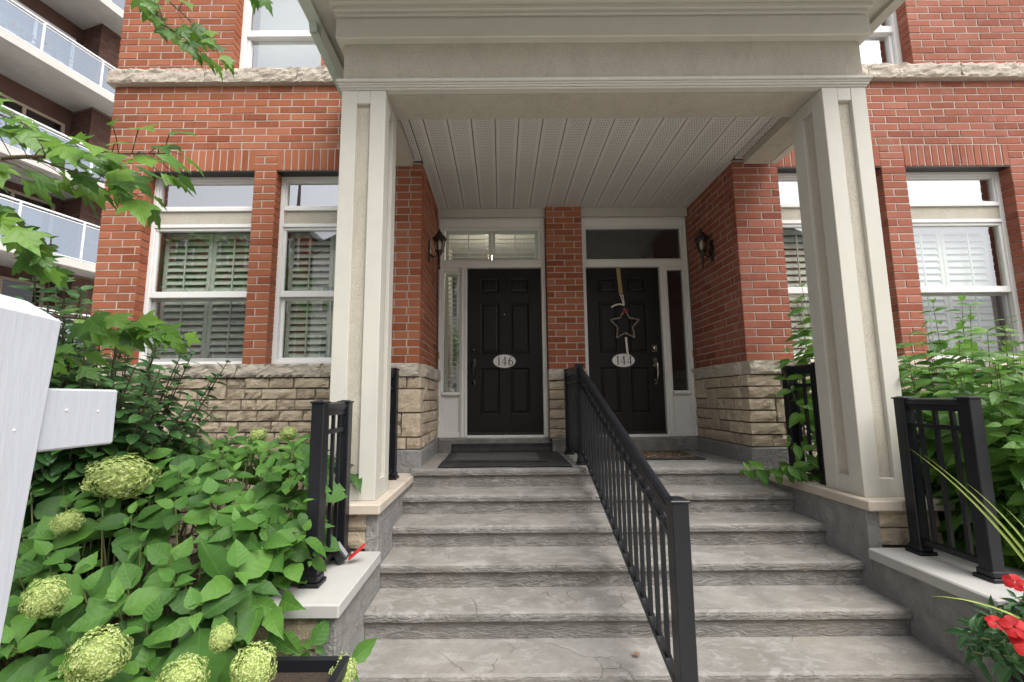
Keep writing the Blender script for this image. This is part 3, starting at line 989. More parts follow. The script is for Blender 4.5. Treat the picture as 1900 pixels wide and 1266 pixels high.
    mb.build('door_sweep', MT['blackmetal'], door)
    hx = fx(1.138) if s < 0 else fx(1.115)
    hm = MT['blackmetal'] if s < 0 else MT['nickel']
    mb = MB()
    if s < 0:
        mb.lathe([(.032, 0), (.032, -.012), (.026, -.018), (.012, -.03)], (hx, DY, 2.165), 14, 'y')
    else:
        mb.cbox(hx - .034, hx + .034, DY - .012, DY, 2.13, 2.215, .006)
        mb.lathe([(.026, -.012), (.024, -.024), (.014, -.03)], (hx, DY, 2.172), 14, 'y')
    mb.build('deadbolt', hm, door, True)
    mb = MB()
    mb.cbox(hx - .030, hx + .030, DY - .010, DY, 1.94, 2.05, .010)
    mb.tube([(hx, DY - .01, 2.00), (hx, DY - .055, 2.005), (hx + .004, DY - .07, 1.97), (hx + .006, DY - .068, 1.86), (hx, DY - .05, 1.78), (hx, DY - .008, 1.755)], [.010, .011, .012, .012, .010, .010], 8)
    mb.cbox(hx - .016, hx + .016, DY - .055, DY - .03, 2.005, 2.022, .005)
    mb.cbox(hx - .022, hx + .022, DY - .010, DY, 1.72, 1.79, .008)
    mb.build('handle', hm, door, True)
    mb = MB(); mb.lathe([(.008, 0), (.008, -.006), (.004, -.007)], (fx(.748), DY, 2.612), 10, 'y')
    mb.build('peephole', MT['brass'], door)
    # oval number plaque
    cx, cz = fx(.752) if s < 0 else fx(.722), 2.021
    mb = MB()
    n = 40
    def oval(a, b, y): return [(cx + a * math.cos(2 * math.pi * k / n), y, cz + b * math.sin(2 * math.pi * k / n)) for k in range(n)]
    vs = oval(.160, .100, DY) + oval(.157, .097, DY - .010) + oval(.140, .084, DY - .010) + oval(.138, .082, DY - .007)
    fs = [(r * n + k, r * n + (k + 1) % n, (r + 1) * n + (k + 1) % n, (r + 1) * n + k) for r in range(3) for k in range(n)]
    mb.add(vs, fs)
    for sx in (-1, 1):
        mb.lathe([(.014, 0), (.012, -.006), (.004, -.008)], (cx + sx * .166, DY, cz), 10, 'y')
    for sz in (-1, 1):
        mb.lathe([(.010, 0), (.009, -.006), (.004, -.008)], (cx, DY, cz + sz * .104), 10, 'y')
    mb.cur = 1
    mb.add(oval(.139, .083, DY - .0075), [tuple(range(n))])
    mb.cur = 2
    for i, ch in enumerate(number):
        digit(mb, ch, cx + (-.078, -.003, .078)[i] + (.01 if ch == '1' else 0), DY - .009, cz - .052, .108)
    tag(mb.build('number_plaque', [MT['ink'], MT['plaque'], MT['ink']], door), 'oval house number plaque reading ' + number)

def townhouse(s):
    left = s < 0
    house = thing('townhouse', ('orange-red brick townhouse with a lit shuttered transom over door 146' if left else
                                'paler pink-red brick townhouse with a dark transom over door 144'), 'house', (s * 3.2, F + 2, 0), 'brick townhouses side by side')
    XE = XL if left else 6.4
    mat = MT['brick_l'] if left else MT['brick_r']
    if left: wins = [(-4.402, -3.308), (-3.078, -2.05)]; up = (-3.612, -2.68)
    else: wins = [(2.05, 3.112), (3.36, 4.436)]; up = (2.68, 3.585)
    u0, u1 = (-XE, -RX) if left else (RX, XE)
    zt = LEDGE1 + 25 * CO
    ops = [(a, b, LEDGE1 - .01, zt) for a, b in wins]
    sol = [(a, b, zt, zt + 3 * CO) for a, b in wins]
    upo = [(up[0], up[1], BAND1 - .01, 6.75)]
    ms = Masonry()
    lay_courses(ms, FAC, u0, u1, LEDGE1, 37, ops + sol, None if left else 1, 1 if left else None, 0.03 if left else 0.11)
    lay_courses(ms, FAC, u0, u1, BAND1, 21, upo, None, None, 0.10)
    for a, b in wins: soldier(ms, FAC, a, b, zt, 3 * CO)
    ret = RETL if left else RETR
    lay_courses(ms, ret, F, DP - .005, LEDGE1, 25, [], 0, None, F - .06)
    for u in range(4):
        pass
    # last, cut course of the porch walls under the ceiling
    zc = LEDGE1 + 25 * CO
    u = F + .0
    while u < DP - .05:
        ms.add(ret, min(u + BL / 2, DP - .06), zc + .030, min(BL, DP - .005 - u), .054); u += BL + JT
    if left:   # the pier between the doors
        for r in range(26):
            zz = LEDGE1 + r * CO + CO / 2; h = CO - JT
            if r == 25: zz, h = zc + .030, .054
            if r % 2 == 0:
                ms.add(PIER, -.115, zz, .215, h); ms.add(PIER, .115, zz, .215, h)
            else:
                ms.add(PIER, -.1775, zz, .09, h); ms.add(PIER, 0, zz, .2365, h); ms.add(PIER, .1775, zz, .09, h)
    ms.emit(house, mat)
    # ---- core behind the bricks (mortar shows in the joints)
    mb = MB()
    wo = [(a - .009, b + .009, LEDGE1 - .02, zt + .004) for a, b in wins]
    uo = [(up[0] - .009, up[1] + .009, BAND1 - .02, 6.754)]
    a0, a1 = (u0 + .006, u1 - .007) if left else (u0 + .007, u1 - .006)
    strips(mb, FAC, a0, a1, LEDGE0, 7.0, wo + uo, -.0045, -.105)
    mb.build('wall', MT['mortar'], house)
    mb = MB()
    p0, p1 = ret.P(F + .106, -.0045, LEDGE0), ret.P(DP + .2, -.14, CEIL + .02)
    mb.box(p0[0], p1[0], p0[1], p1[1], p0[2], p1[2])
    mb.build('porch_wall', MT['mortar'], house)
    if left:
        mb = MB(); mb.box(-.219, .219, 4.945 + .0045, DP + .12, LEDGE0, CEIL - .002)
        mb.build('door_pier', MT['mortar'], house)
    # ---- inner shell: keeps the rooms dark
    mb = MB()
    i0, i1 = (-XE + .02, -.01) if left else (.01, XE - .02)
    mb.box(i0, i1, 9.0, 9.2, 0, 7.0)
    if left: mb.box(-XE + .007, -XE + .22, F + .106, 8.99, 0, 7.0)
    else: mb.box(XE - .22, XE - .007, F + .106, 8.99, 0, 7.0)
    fa, fb = (i0 + .25, -RX - .15) if left else (RX + .15, i1 - .25)
    mb.box(fa, fb, F + .32, 8.98, .85, .95)
    mb.box(*((-RX - .1495, -.065) if left else (.065, RX + .1495)), DP + .22, 8.975, .85, 1.05)
    mb.box(i0 + .25, i1 - .25 * (0), F + .34, 8.98, 6.98, 7.10)
    mb.box(-.06 if left else .0, .0 if left else .06, DP + .125, 8.98, .96, 6.97)
    inn = (-RX - .14 if left else RX + .02, -RX - .02 if left else RX + .14)
    mb.box(inn[0], inn[1], DP + .21, 6.8, .96, 6.97)
    # floor above: closes the porch recess and ground-floor rooms
    mb.box(i0 + .25, i1 if left else i1 - .25, F + .33, 8.97, 4.05, 4.25) if left else mb.box(i0, i1 - .25, F + .33, 8.97, 4.05, 4.25)
    mb.build('inner_wall', MT['interior'], house)
    # upper wall behind the portico, with brick colour
    mb = MB(); a, b = (-RX, 0) if left else (0, RX)
    mb.box(a, b, F + .03, F + .32, CEIL + .06, 7.0)
    mb.build('upper_wall', mat, house)
    mb = MB(); mb.box(-XE - .1 if left else 0.002, -0.002 if left else XE + .1, F - .12, 9.3, 7.105, 7.25)
    mb.build('roof', MT['roofing'], house)
    # ---- stone ledge, band and base
    cutsL = [-4.22, -3.33, -2.52, -1.9] if left else [1.95, 2.62, 3.5, 4.3, 5.2]
    rock_band(house, FAC, u0 - (.05 if left else 0), u1 + (0 if left else .05), LEDGE0, LEDGE1, .052, cutsL, 'ledge_stone', 3)
    cutsB = [-3.86, -2.9, -2.1] if left else [2.4, 3.05, 4.02, 5.0]
    rock_band(house, FAC, u0 - (.05 if left else 0), u1 + (0 if left else .05), BAND0, BAND1, .060, cutsB, 'band_stone', 9)
    rock_band(house, ret, F + .10, DP + .03, LEDGE0, LEDGE1, .045, [4.62], 'ledge_stone', 5)
    if left:
        rock_band(house, PIER, -.235, .235, LEDGE0, LEDGE1, .045, [], 'ledge_stone', 6)
        ashlar(house, PIER, -.228, .228, 1.092, LEDGE0 - .004, .115, .022, 'stone', 41)
    lo, hi = (-XE, -2.06) if left else (2.06, XE)
    ashlar(house, FAC, lo, hi, .12, LEDGE0 - .004, .104, .03, 'stone', 11 if left else 12)
    lo, hi = (-2.058, -RX + .03) if left else (RX - .03, 2.058)
    ashlar(house, FAC, lo, hi, 1.092, LEDGE0 - .004, .115, .03, 'stone', 21 if left else 22)
    ashlar(house, ret, F + .092, DP + .02, 1.092, LEDGE0 - .004, .115, .028, 'stone', 31 if left else 32)
    mb = MB()
    lo, hi = (-XE + .01, -RX) if left else (RX, XE - .01)
    mb.box(lo, hi, F - .010, F + .10, 0, LEDGE0 - .002)
    mb.build('base_mortar', MT['mortar_dark'], house)
    if left:
        mb = MB(); mb.box(-.20, .20, 4.945 - .004, DP + .1, LAND, LEDGE0 - .002)
        mb.build('pier_base', MT['mortar_dark'], house)
    mb = MB()
    p0, p1 = ret.P(F + .101, .008, LAND), ret.P(DP + .15, -.135, LEDGE0 - .002)
    mb.box(p0[0], p1[0], p0[1], p1[1], p0[2], p1[2])
    mb.build('porch_base', MT['mortar_dark'], house)
    mb = MB()
    p0, p1 = ret.P(F - .036, .034, .30), ret.P(DP + .05, -.02, 1.085)
    mb.cbox(p0[0], p1[0], p0[1], p1[1], p0[2], p1[2], .012)
    a, b = (-2.06, -RX + .020) if left else (RX - .020, 2.06)
    mb.cbox(a, b, F - .039, F + .06, .30, 1.088, .012)
    mb.build('base_parging', MT['parging'], house)
    for k, (a, b) in enumerate(wins):
        tall_window(house, a, b, R(56) if left else R(68), 2, left and k == 0 or (not left and k == 1))
        mb = MB(); mb.box(a - .02, b + .02, F + .006, F + .104, zt - .0075, zt - .0005)
        mb.build('lintel', MT['blackmetal'], house)
    upper_window(house, *up)
    door_unit(house, s, '146' if left else '144')
    return house

HL = townhouse(-1)
HR = townhouse(1)

# ------------------------------------------------------------------ steps
def step_mesh(k, x0, x1, yback):
    y, z = NOSE0 - k * TREAD, LAND - k * RISE
    zb = z - RISE - .01 if k < 5 else 0.0
    prof = [(yback, zb), (yback, z), (y + .10, z), (y + .020, z), (y + .004, z - .008), (y, z - .022), (y + .002, z - .050), (y + .020, z - .056), (y + .024, z - .075), (y + .024, (z + zb) / 2 - .03), (y + .024, zb)]
    nx = 150
    vs, fs = [], []
    m = len(prof)
    for i in range(nx + 1):
        x = x0 + (x1 - x0) * i / nx
        for q, (py, pz) in enumerate(prof):
            if q in (3, 4, 5, 6, 7, 8, 9):
                e = .0035 * noise.noise((x * 5, k * 9.1, q * .35)) + .0025 * noise.noise((x * 31, k * 5.3, q * .8))
                chip = max(0, noise.noise((x * 2.6, k * 3.7, 1.5)) - .52) * .05
                vs.append((x, py + e + chip, pz + (.0025 * noise.noise((x * 9, k, q)) if q > 3 else .003 * noise.noise((x * 5, k * 2, 0)) - chip * .4)))
            else:
                vs.append((x, py, pz + (.002 * noise.noise((x * 3, py * 3, k)) if q == 2 else 0)))
    for i in range(nx):
        for q in range(m - 1):
            a = i * m + q
            fs.append((a, a + m, a + m + 1, a + 1))
    fs.append(tuple(range(m))); fs.append(tuple(range(nx * m, nx * m + m))[::-1])
    return MB().add(vs, fs)

steps = thing('front_steps', 'grey stamped concrete steps and landing leading up to the two black doors', 'steps', (0, 3.0, 0))
for k in range(6):
    hx = 1.612 if k else 1.556
    step_mesh(k, -1.612, 1.612, 5.2 if k == 0 else NOSE0 - (k - 1) * TREAD + .20).build('landing' if k == 0 else 'step', MT['steps'], steps)
mb = MB(); mb.cbox(-1.552, -.201, 5.0, 5.17, LAND - .005, 1.093, .012); mb.cbox(.201, 1.552, 5.0, 5.17, LAND - .005, 1.093, .012)
mb.cbox(-.1995, .1995, 4.915, 5.03, LAND - .005, 1.090, .012)
mb.build('door_step', MT['steps'], steps)

# ------------------------------------------------------------------ side walls of the stair, with column plinths
for s in (-1, 1):
    left = s < 0
    fx = lambda a: s * a
    w = thing('stair_side_wall', ('stone and parging side wall of the steps with a key lockbox on its pale cap' if left else
                                  'stone and parging side wall of the steps beside the red flowers'), 'wall', (s * 1.9, 3.0, 0), 'side walls flanking the steps')
    mb = MB()
    mb.cbox(fx(1.614), fx(1.70), 2.84, F - .04, 0, .812, .006)
    mb.cbox(fx(1.614), fx(1.70), 2.165, 2.838, 0, .507, .006)
    mb.build('inner_face', MT['parging'], w)
    mb = MB()
    mb.box(fx(1.698), fx(2.10), 2.87, F - .041, 0, .811)
    mb.box(fx(1.698), fx(2.10), 2.20, 2.869, 0, .506)
    mb.build('core', MT['mortar_dark'], w)
    mb = MB(); mb.cbox(fx(1.593), fx(2.16), 2.788, F - .042, .813, .880, .008); mb.build('plinth_cap', MT['capstone'], w)
    mb = MB(); mb.cbox(fx(1.588), fx(2.16), 2.125, 2.832, .508, .577, .008); mb.build('wall_cap', MT['limestone'], w)
    plf = Plane('f', 2.87); lo, hi = sorted((fx(1.702), fx(2.10)))
    for zz0, zz1 in ((.585, .695), (.695, .809)):
        mb = MB(); rock_piece(mb, plf, min(fx(1.64), fx(2.10)), max(fx(1.64), fx(2.10)), zz0 + .004, zz1 - .004, -.03, .030, .006, 6, 4, zz0 * 9, .012); mb.build('stone', MT['stone'], w)
    plf = Plane('f', 2.20)
    ashlar(w, plf, min(fx(1.66), fx(2.10)), max(fx(1.66), fx(2.10)), .02, .504, .15, .028, 'stone', 61 + s)
    # outer flank
    pls = Plane('r', fx(2.10)) if left else Plane('l', fx(2.10))
    ashlar(w, pls, 2.21, F - .06, .02, .50, .12, .022, 'stone', 71 + s)

# ------------------------------------------------------------------ portico
port = thing('entrance_portico', 'greige panelled two-column portico roof over the front steps', 'portico', (0, 2.95, .88))
CI, COUT, CY0, CY1 = 1.656, 1.990, 2.888, 3.222
CB, CT = .8805, 3.894
for s in (-1, 1):
    a, b = sorted((s * CI, s * COUT))
    mb = MB(); st = .116
    for xa in (a, b - st):
        for ya in (CY0, CY1 - st):
            mb.cbox(xa, xa + st, ya, ya + st, CB, CT, .003)
    for z0, z1 in ((CB, CB + .125), (CT - .105, CT)):
        for yy in (CY0 + .001, CY1 - .036):
            mb.cbox(a + st, b - st, yy, yy + .035, z0, z1, .003)
        for xx in (a + .001, b - .036):
            mb.cbox(xx, xx + .035, CY0 + st, CY1 - st, z0, z1, .003)
    c = mb.build('column', MT['trim'], port)
    mb = MB(); mb.box(a + .026, b - .026, CY0 + .026, CY1 - .026, CB + .01, CT - .01)
    mb.build('stucco_panel', MT['stucco'], c)
E_ = .0
# architrave moulding (front and both sides), stacked beads
mb = MB()
for z0, z1, p in ((3.895, 3.909, .010), (3.909, 3.926, .019), (3.926, 3.941, .026), (3.941, 3.969, .036)):
    mb.cbox(-1.990 - p, 1.990 + p, CY0 - p, CY0 + .05, z0, z1, .005)
    for s in (-1, 1):
        mb.cbox(s * (1.990 + p), s * 1.93, CY0 + .0505, F - .062, z0, z1, .005)
mb.build('architrave_moulding', MT['trim'], port)
mb = MB()
mb.box(-1.985, 1.985, CY0 + .004, CY1 - .004, 3.9695, 4.30)
for s in (-1, 1):
    mb.box(s * 1.985, s * 1.660, CY1 - .0035, F - .062, 3.9695, 4.30)
mb.build('frieze', MT['stucco'], port)
# underside of the beams
mb = MB()
mb.box(-1.92, 1.92, CY0 + .052, CY1 - .003, 3.897, 3.969)
for s in (-1, 1):
    mb.box(s * 1.92, s * 1.668, CY1 - .0025, F - .062, 3.897, 3.969)
mb.build('beam_underside', MT['stucco'], port)
mb = MB()
mb.cbox(-1.655, 1.655, CY1 - .001, CY1 + .013, 3.905, CEIL - .002, .002)
mb.build('soffit_trim', MT['gutter'], port)
# cornice
mb = MB()
mb.cbox(-2.035, 2.035, 2.834, 3.0, 4.287, 4.448, .006)
for s in (-1, 1):
    mb.cbox(s * 2.035, s * 1.9, 3.0005, F - .063, 4.287, 4.448, .006)
for z0, z1, p in ((4.4485, 4.475, 2.850), (4.4755, 4.505, 2.836), (4.5055, 4.545, 2.815), (4.5455, 4.578, 2.790)):
    e = 2.888 - p
    mb.cbox(-1.985 - e, 1.985 + e, p, 3.0, z0, z1, .005)
    for s in (-1, 1):
        mb.cbox(s * (1.985 + e), s * 1.9, 3.0005, F - .063, z0, z1, .005)
mb.build('cornice', MT['trim'], port)
mb = MB(); mb.box(-2.21, 2.21, 2.30, F - .064, 4.579, 4.60)
mb.build('eave_soffit', MT['fascia'], port)
for s in (-1, 1):
    mb = MB()
    prof = [(s * 2.212, 4.70), (s * 2.212, 4.545), (s * 2.30, 4.545), (s * 2.335, 4.60), (s * 2.345, 4.70)]
    mb.prism(prof, 'y', 2.20, F - .064)
    mb.build('gutter', MT['gutter'] if s < 0 else MT['fascia'], port)
mb = MB(); mb.box(-2.211, 2.211, 2.20, 2.299, 4.545, 4.72); mb.build('front_fascia', MT['fascia'], port)
mb = MB(); mb.box(-2.36, 2.36, 2.15, F - .064, 4.722, 4.80); mb.build('roof', MT['roofing'], port)
# downspout on the left
mb = MB()
def rect_pipe(mb, pts, w, h):
    for a, b in zip(pts[:-1], pts[1:]):
        mb.bar(a, b, w, h, (0, 1, 0) if abs(Vector(b).z - Vector(a).z) > .2 * (Vector(b) - Vector(a)).length else (0, 0, 1))
        d = (Vector(b) - Vector(a)).normalized()
ds = [(-2.272, 2.985, 4.56), (-2.268, 3.0, 4.47), (-2.065, 3.29, 4.03), (-2.062, 3.30, .93)]
rect_pipe(mb, ds, .060, .080)
for dx in (-.02, 0, .02):
    for a, b in zip(ds[1:-1], ds[2:]):
        mb.bar((a[0] + dx, a[1] - .042, a[2]), (b[0] + dx, b[1] - .042, b[2]), .008, .006, (0, 1, 0))
mb.cbox(-2.100, -2.024, 3.252, 3.348, 3.965, 4.02, .004)
mb.cbox(-2.100, -2.024, 3.252, 3.348, 2.20, 2.24, .004)
mb.build('downspout', MT['gutter'], port)
# ceiling planks, each with a V groove at its edges
pw = .209
x = -1.46 - pw
xs = []
while x < 1.66:
    xs.append(x); x += pw
for x in xs:
    a, b = max(x, -1.66), min(x + pw, 1.66)
    if b - a < .02: continue
    mid = (a + b) / 2
    for (u, v, yb) in (((a, b, DP + .0) if (a > -RX and b < RX) else (a, b, None)),):
        if yb is None:
            if a < -RX < b: pieces = [(a, -RX + .001, F - .064), (-RX + .0015, b, DP)]
            elif a < RX < b: pieces = [(a, RX - .0015, DP), (RX - .001, b, F - .064)]
            else: pieces = [(a, b, F - .064)]
        else: pieces = [(a, b, yb)]
        mb = MB()
        for p, q, ye in pieces:
            g2 = .011
            prof = [(p + .003, CEIL + .0095), (p + .003, CEIL + .007), (p + g2, CEIL), (q - g2, CEIL), (q - .003, CEIL + .007), (q - .003, CEIL + .0095)]
            if q - p < .03: prof = [(p, CEIL + .010), (p, CEIL), (q, CEIL), (q, CEIL + .010)]
            mb.prism(prof, 'y', CY1 + .0135, ye)
        mb.build('soffit_plank', MT['soffit'], port)
mb = MB(); mb.box(-1.66, 1.66, CY1 + .0, F + .02, CEIL + .0105, CEIL + .03); mb.box(-RX + .002, RX - .002, F + .021, DP + .1, CEIL + .0105, CEIL + .03)
mb.build('ceiling_deck', MT['blackmetal'], port)
for s in (-1, 1):
    mb = MB()
    mb.cbox(s * (RX - .002), s * (RX - .026), F, 5.012, CEIL - .016, CEIL - .001, .002)
    mb.cbox(s * (RX - .001), s * 1.668, F - .078, F - .064, CEIL - .016, CEIL - .001, .002)
    mb.build('ceiling_moulding', MT['trim'], port)

# ------------------------------------------------------------------ black railings
def rail_post(parent, x, y, z0, z1, w=.070):
    mb = MB()
    mb.cbox(x - w / 2, x + w / 2, y - w / 2, y + w / 2, z0, z1 - .012, .004)
    mb.cbox(x - w / 2 - .007, x + w / 2 + .007, y - w / 2 - .007, y + w / 2 + .007, z1 - .014, z1 - .003, .003)
    mb.lathe([(w * .70, z1 - .004), (w * .35, z1 + .004)], (x, y, 0), 4, 'z', math.pi / 4)
    p = mb.build('post', MT['black'], parent)
    mb = MB()
    b = w / 2 + .018
    mb.cbox(x - b, x + b, y - b, y + b, z0, z0 + .022, .004)
    b = w / 2 + .008
    mb.cbox(x - b, x + b, y - b, y + b, z0 + .021, z0 + .055, .006)
    mb.build('base_plate', MT['black'], p)

def railing(name, label, a, b, z0a, z0b, z1a, z1b, nb, mid=.135, post_a=True, post_b=True, group='black metal railings', th=None):
    """a, b: (x, y) of the two posts; z0 post bottoms, z1 post tops"""
    t = thing(name, label, 'railing', ((a[0] + b[0]) / 2, (a[1] + b[1]) / 2, min(z0a, z0b)), group)
    return t

def rail_run(t, a, b, ta, tb, ba, bb, mid, nb, w=.070):
    """top rail heights ta..tb, bottom rail ba..bb between posts a and b"""
    A, B = Vector((*a, 0)), Vector((*b, 0))
    d = (B - A).normalized()
    p0, p1 = A + d * (w / 2), B - d * (w / 2)
    mb = MB()
    mb.bar((p0.x, p0.y, ta - .018), (p1.x, p1.y, tb - .018), .044, .024)
    mb.tube([(p0.x, p0.y, ta - .008), (p1.x, p1.y, tb - .008)], .026, 10)
    mb.bar((p0.x, p0.y, ta - .046), (p1.x, p1.y, tb - .046), .034, .030)
    mb.build('top_rail', MT['black'], t, False)
    mb = MB(); mb.bar((p0.x, p0.y, ta - mid), (p1.x, p1.y, tb - mid), .032, .026); mb.build('middle_rail', MT['black'], t)
    mb = MB(); mb.bar((p0.x, p0.y, ba), (p1.x, p1.y, bb), .034, .032); mb.build('bottom_rail', MT['black'], t)
    L = (p1 - p0).length
    for i in range(nb):
        f = (i + .5) / nb if nb > 4 else (i + .62) / (nb + .24)
        p = p0.lerp(p1, f)
        zt = ta + (tb - ta) * f - .05; zb = ba + (bb - ba) * f
        mb = MB(); mb.box(p.x - .0095, p.x + .0095, p.y - .0095, p.y + .0095, zb, zt)
        mb.build('baluster', MT['black'], t)

# long centre rail: two posts on the landing, one at the foot of the steps
RXC = -.025
ct = thing('stair_railing', 'long black railing running down the middle of the steps', 'railing', (RXC, 3.3, 0), 'black metal railings')
rail_post(ct, RXC, 4.80, LAND, 1.895)
rail_post(ct, RXC, 4.06, LAND, 1.895)
rail_post(ct, RXC, 1.89, 0.0, 1.118, .074)
rail_run(ct, (RXC, 4.80), (RXC, 4.06), 1.872, 1.872, 1.02, 1.02, .14, 6)
rail_run(ct, (RXC, 4.06), (RXC, 1.89), 1.855, 1.062, 1.078, .285, .135, 20)
for s in (-1, 1):
    L = s < 0
    t = thing('guard_railing', 'short black railing on the pale cap next to the ' + ('key lockbox' if L else 'red flowers'), 'railing', (s * 1.82, 2.53, .577), 'black metal railings')
    xx = -1.815 if L else 1.835
    rail_post(t, xx, 2.345, .577, 1.555); rail_post(t, xx, 2.725, .577, 1.555)
    rail_run(t, (xx, 2.345), (xx, 2.725), 1.530, 1.530, .655, .655, .155, 3)
    t = thing('guard_railing', 'short black railing between the house wall and the ' + ('column with the pale green downspout' if L else 'column that a leafy sprig leans on'), 'railing', (s * 1.74, 3.5, .88), 'black metal railings')
    xx = s * 1.745
    rail_post(t, xx, 3.66, .8805, 1.835); rail_post(t, xx, 3.285, .8805, 1.835)
    rail_run(t, (xx, 3.66), (xx, 3.285), 1.810, 1.810, .955, .955, .155, 3)

# ------------------------------------------------------------------ wall lanterns
def lantern(s, y, label):
    wall = s * (RX - .0)
    cx = s * (RX - .115)
    z = 3.05
    t = thing('wall_lantern', label, 'lantern', (s * 1.54, y, z), 'porch wall lanterns')
    mb = MB()
    mb.lathe([(.034, 0), (.052, -s * .008), (.050, -s * .014), (.03, -s * .02)], (wall, y, z + .14), 12, 'x')
    mb.cbox(wall, wall - s * .014, y - .032, y + .032, z + .02, z + .26, .006)
    mb.build('back_plate', MT['lantern'], t)
    mb = MB()
    mb.tube([(wall - s * .01, y, z + .10), (wall - s * .05, y, z + .07), (wall - s * .09, y, z + .09), (cx, y, z + .125)], [.011, .010, .010, .012], 8)
    mb.lathe([(.004, z - .075), (.013, z - .06), (.009, z - .02), (.015, z + .02), (.012, z + .08), (.032, z + .12), (.040, z + .135)], (cx, y, 0), 10)
    mb.build('arm', MT['lantern'], t, True)
    n = 6
    zb, zt, rb, rt = z + .137, z + .275, .040, .066
    body = MB()
    for k in range(n):
        a = 2 * math.pi * k / n + .3
        body.bar((cx + rb * math.cos(a), y + rb * math.sin(a), zb), (cx + rt * math.cos(a), y + rt * math.sin(a), zt), .009, .009)
    body.lathe([(rb + .008, zb - .006), (rb + .010, zb + .006)], (cx, y, 0), n, 'z', .3)
    body.lathe([(rt + .004, zt), (rt + .016, zt + .008), (rt + .006, zt + .018), (.052, zt + .042), (.034, zt + .056), (.030, zt + .075), (.022, zt + .082), (.008, zt + .098), (.010, zt + .108), (.003, zt + .122)], (cx, y, 0), 12, 'z', .3)
    bo = body.build('lantern_cage', MT['lantern'], t)
    mb = MB()
    vs, fs = [], []
    for k in range(n):
        a = 2 * math.pi * k / n + .3
        vs += [(cx + (rb - .003) * math.cos(a), y + (rb - .003) * math.sin(a), zb), (cx + (rt - .003) * math.cos(a), y + (rt - .003) * math.sin(a), zt)]
    for k in range(n):
        k2 = (k + 1) % n
        fs.append((2 * k, 2 * k2, 2 * k2 + 1, 2 * k + 1))
    mb.add(vs, fs).build('glass_panel', MT['lantern_glass'], bo)
    mb = MB(); mb.lathe([(.016, zb), (.016, zb + .03), (.022, zb + .05), (.024, zb + .09), (.014, zb + .12), (.003, zb + .13)], (cx, y, 0), 12)
    mb.build('bulb', MT['bulb'], bo, True)
lantern(-1, 4.42, 'black wall lantern beside the door numbered 146')
lantern(1, 4.47, 'black wall lantern beside the door with the star')

# ------------------------------------------------------------------ mats
t = thing('rubber_doormat', 'large black rubber mat curled up against the door step', 'doormat', (-.77, 4.4, LAND), None)
vs, fs = [], []
nx, ny = 40, 26
prof = [(3.895 + 1.05 * j / 20, .010) for j in range(21)] + [(4.965, .020), (4.978, .040), (4.984, .060), (4.985, .080), (4.980, .098)]
for j, (yy, hz) in enumerate(prof):
    for i in range(nx + 1):
        x = -1.385 + 1.24 * i / nx
        w = .004 * noise.noise((x * 3, yy * 3, 1))
        vs.append((x + .006 * noise.noise((yy * 5, i, 0)), yy + (.006 * noise.noise((x * 4, 0, 0)) if j in (0, len(prof) - 1) else 0), LAND + .006 + hz + max(w, -.004)))
for j in range(len(prof) - 1):
    for i in range(nx):
        a = j * (nx + 1) + i
        fs.append((a, a + 1, a + nx + 2, a + nx + 1))
m_ = MB().add(vs, fs).build('mat_sheet', MT['rubber'], t, True)
md = m_.modifiers.new('thickness', 'SOLIDIFY'); md.thickness = .007; md.offset = -1
t = thing('carpet_doormat', 'small grey carpet mat lying on the black rubber mat', 'doormat', (-.85, 4.46, LAND + .018), None)
mb = MB(); mb.cbox(-1.355, -.345, 4.14, 4.79, LAND + .018, LAND + .028, .004); o = mb.build('border', MT['rubber'], t)
mb = MB(); mb.cbox(-1.285, -.415, 4.20, 4.73, LAND + .0285, LAND + .032, .002); mb.build('carpet', MT['carpet'], t)
t = thing('patterned_doormat', 'tan doormat with dark scrollwork in front of the door numbered 144', 'doormat', (.76, 4.62, LAND), None)
mb = MB(); mb.cbox(.245, 1.275, 4.285, 4.955, LAND + .003, LAND + .014, .004); mb.build('border', MT['rubber'], t)
mb = MB(); mb.cbox(.275, 1.245, 4.345, 4.935, LAND + .0145, LAND + .019, .002); mb.build('woven_field', MT['lattice'], t)

# ------------------------------------------------------------------ star on the right-hand door
SY = DP + .055 - .035
t = thing('star_wreath', 'frosted twig star hanging on ribbons on the black door', 'wreath', (.755, SY, 2.44))
mb = MB()
def flat(mb, pts, w, y):
    for a, b in zip(pts[:-1], pts[1:]):
        mb.bar((a[0], y, a[1]), (b[0], y, b[1]), .004, w, (1, 0, 0))
flat(mb, [(.700, 3.198), (.724, 2.86)], .048, SY + .022)
mb.cbox(.704, .748, SY + .012, SY + .026, 2.835, 2.872, .006)
mb.build('tan_strap', MT['ribbon_tan'], t)
mb = MB()
flat(mb, [(.712, 2.845), (.748, 2.715)], .011, SY + .004)
flat(mb, [(.741, 2.845), (.752, 2.715)], .011, SY - .002)
flat(mb, [(.752, 2.71), (.70, 2.725), (.64, 2.715), (.588, 2.685)], .018, SY - .006)
flat(mb, [(.756, 2.305), (.766, 2.12), (.780, 2.06)], .024, SY - .002)
mb.build('white_ribbon', MT['ribbon_white'], t)
sc, Ro, Ri = Vector((.752, 2.455)), .188, .098
pts = []
for k in range(10):
    a = R(90 + 36 * k)
    r = Ro if k % 2 == 0 else Ri
    pts.append((sc.x + r * math.cos(a), SY, sc.y + r * 1.08 * math.sin(a) + .01))
r3 = random.Random(5)
mb = MB()
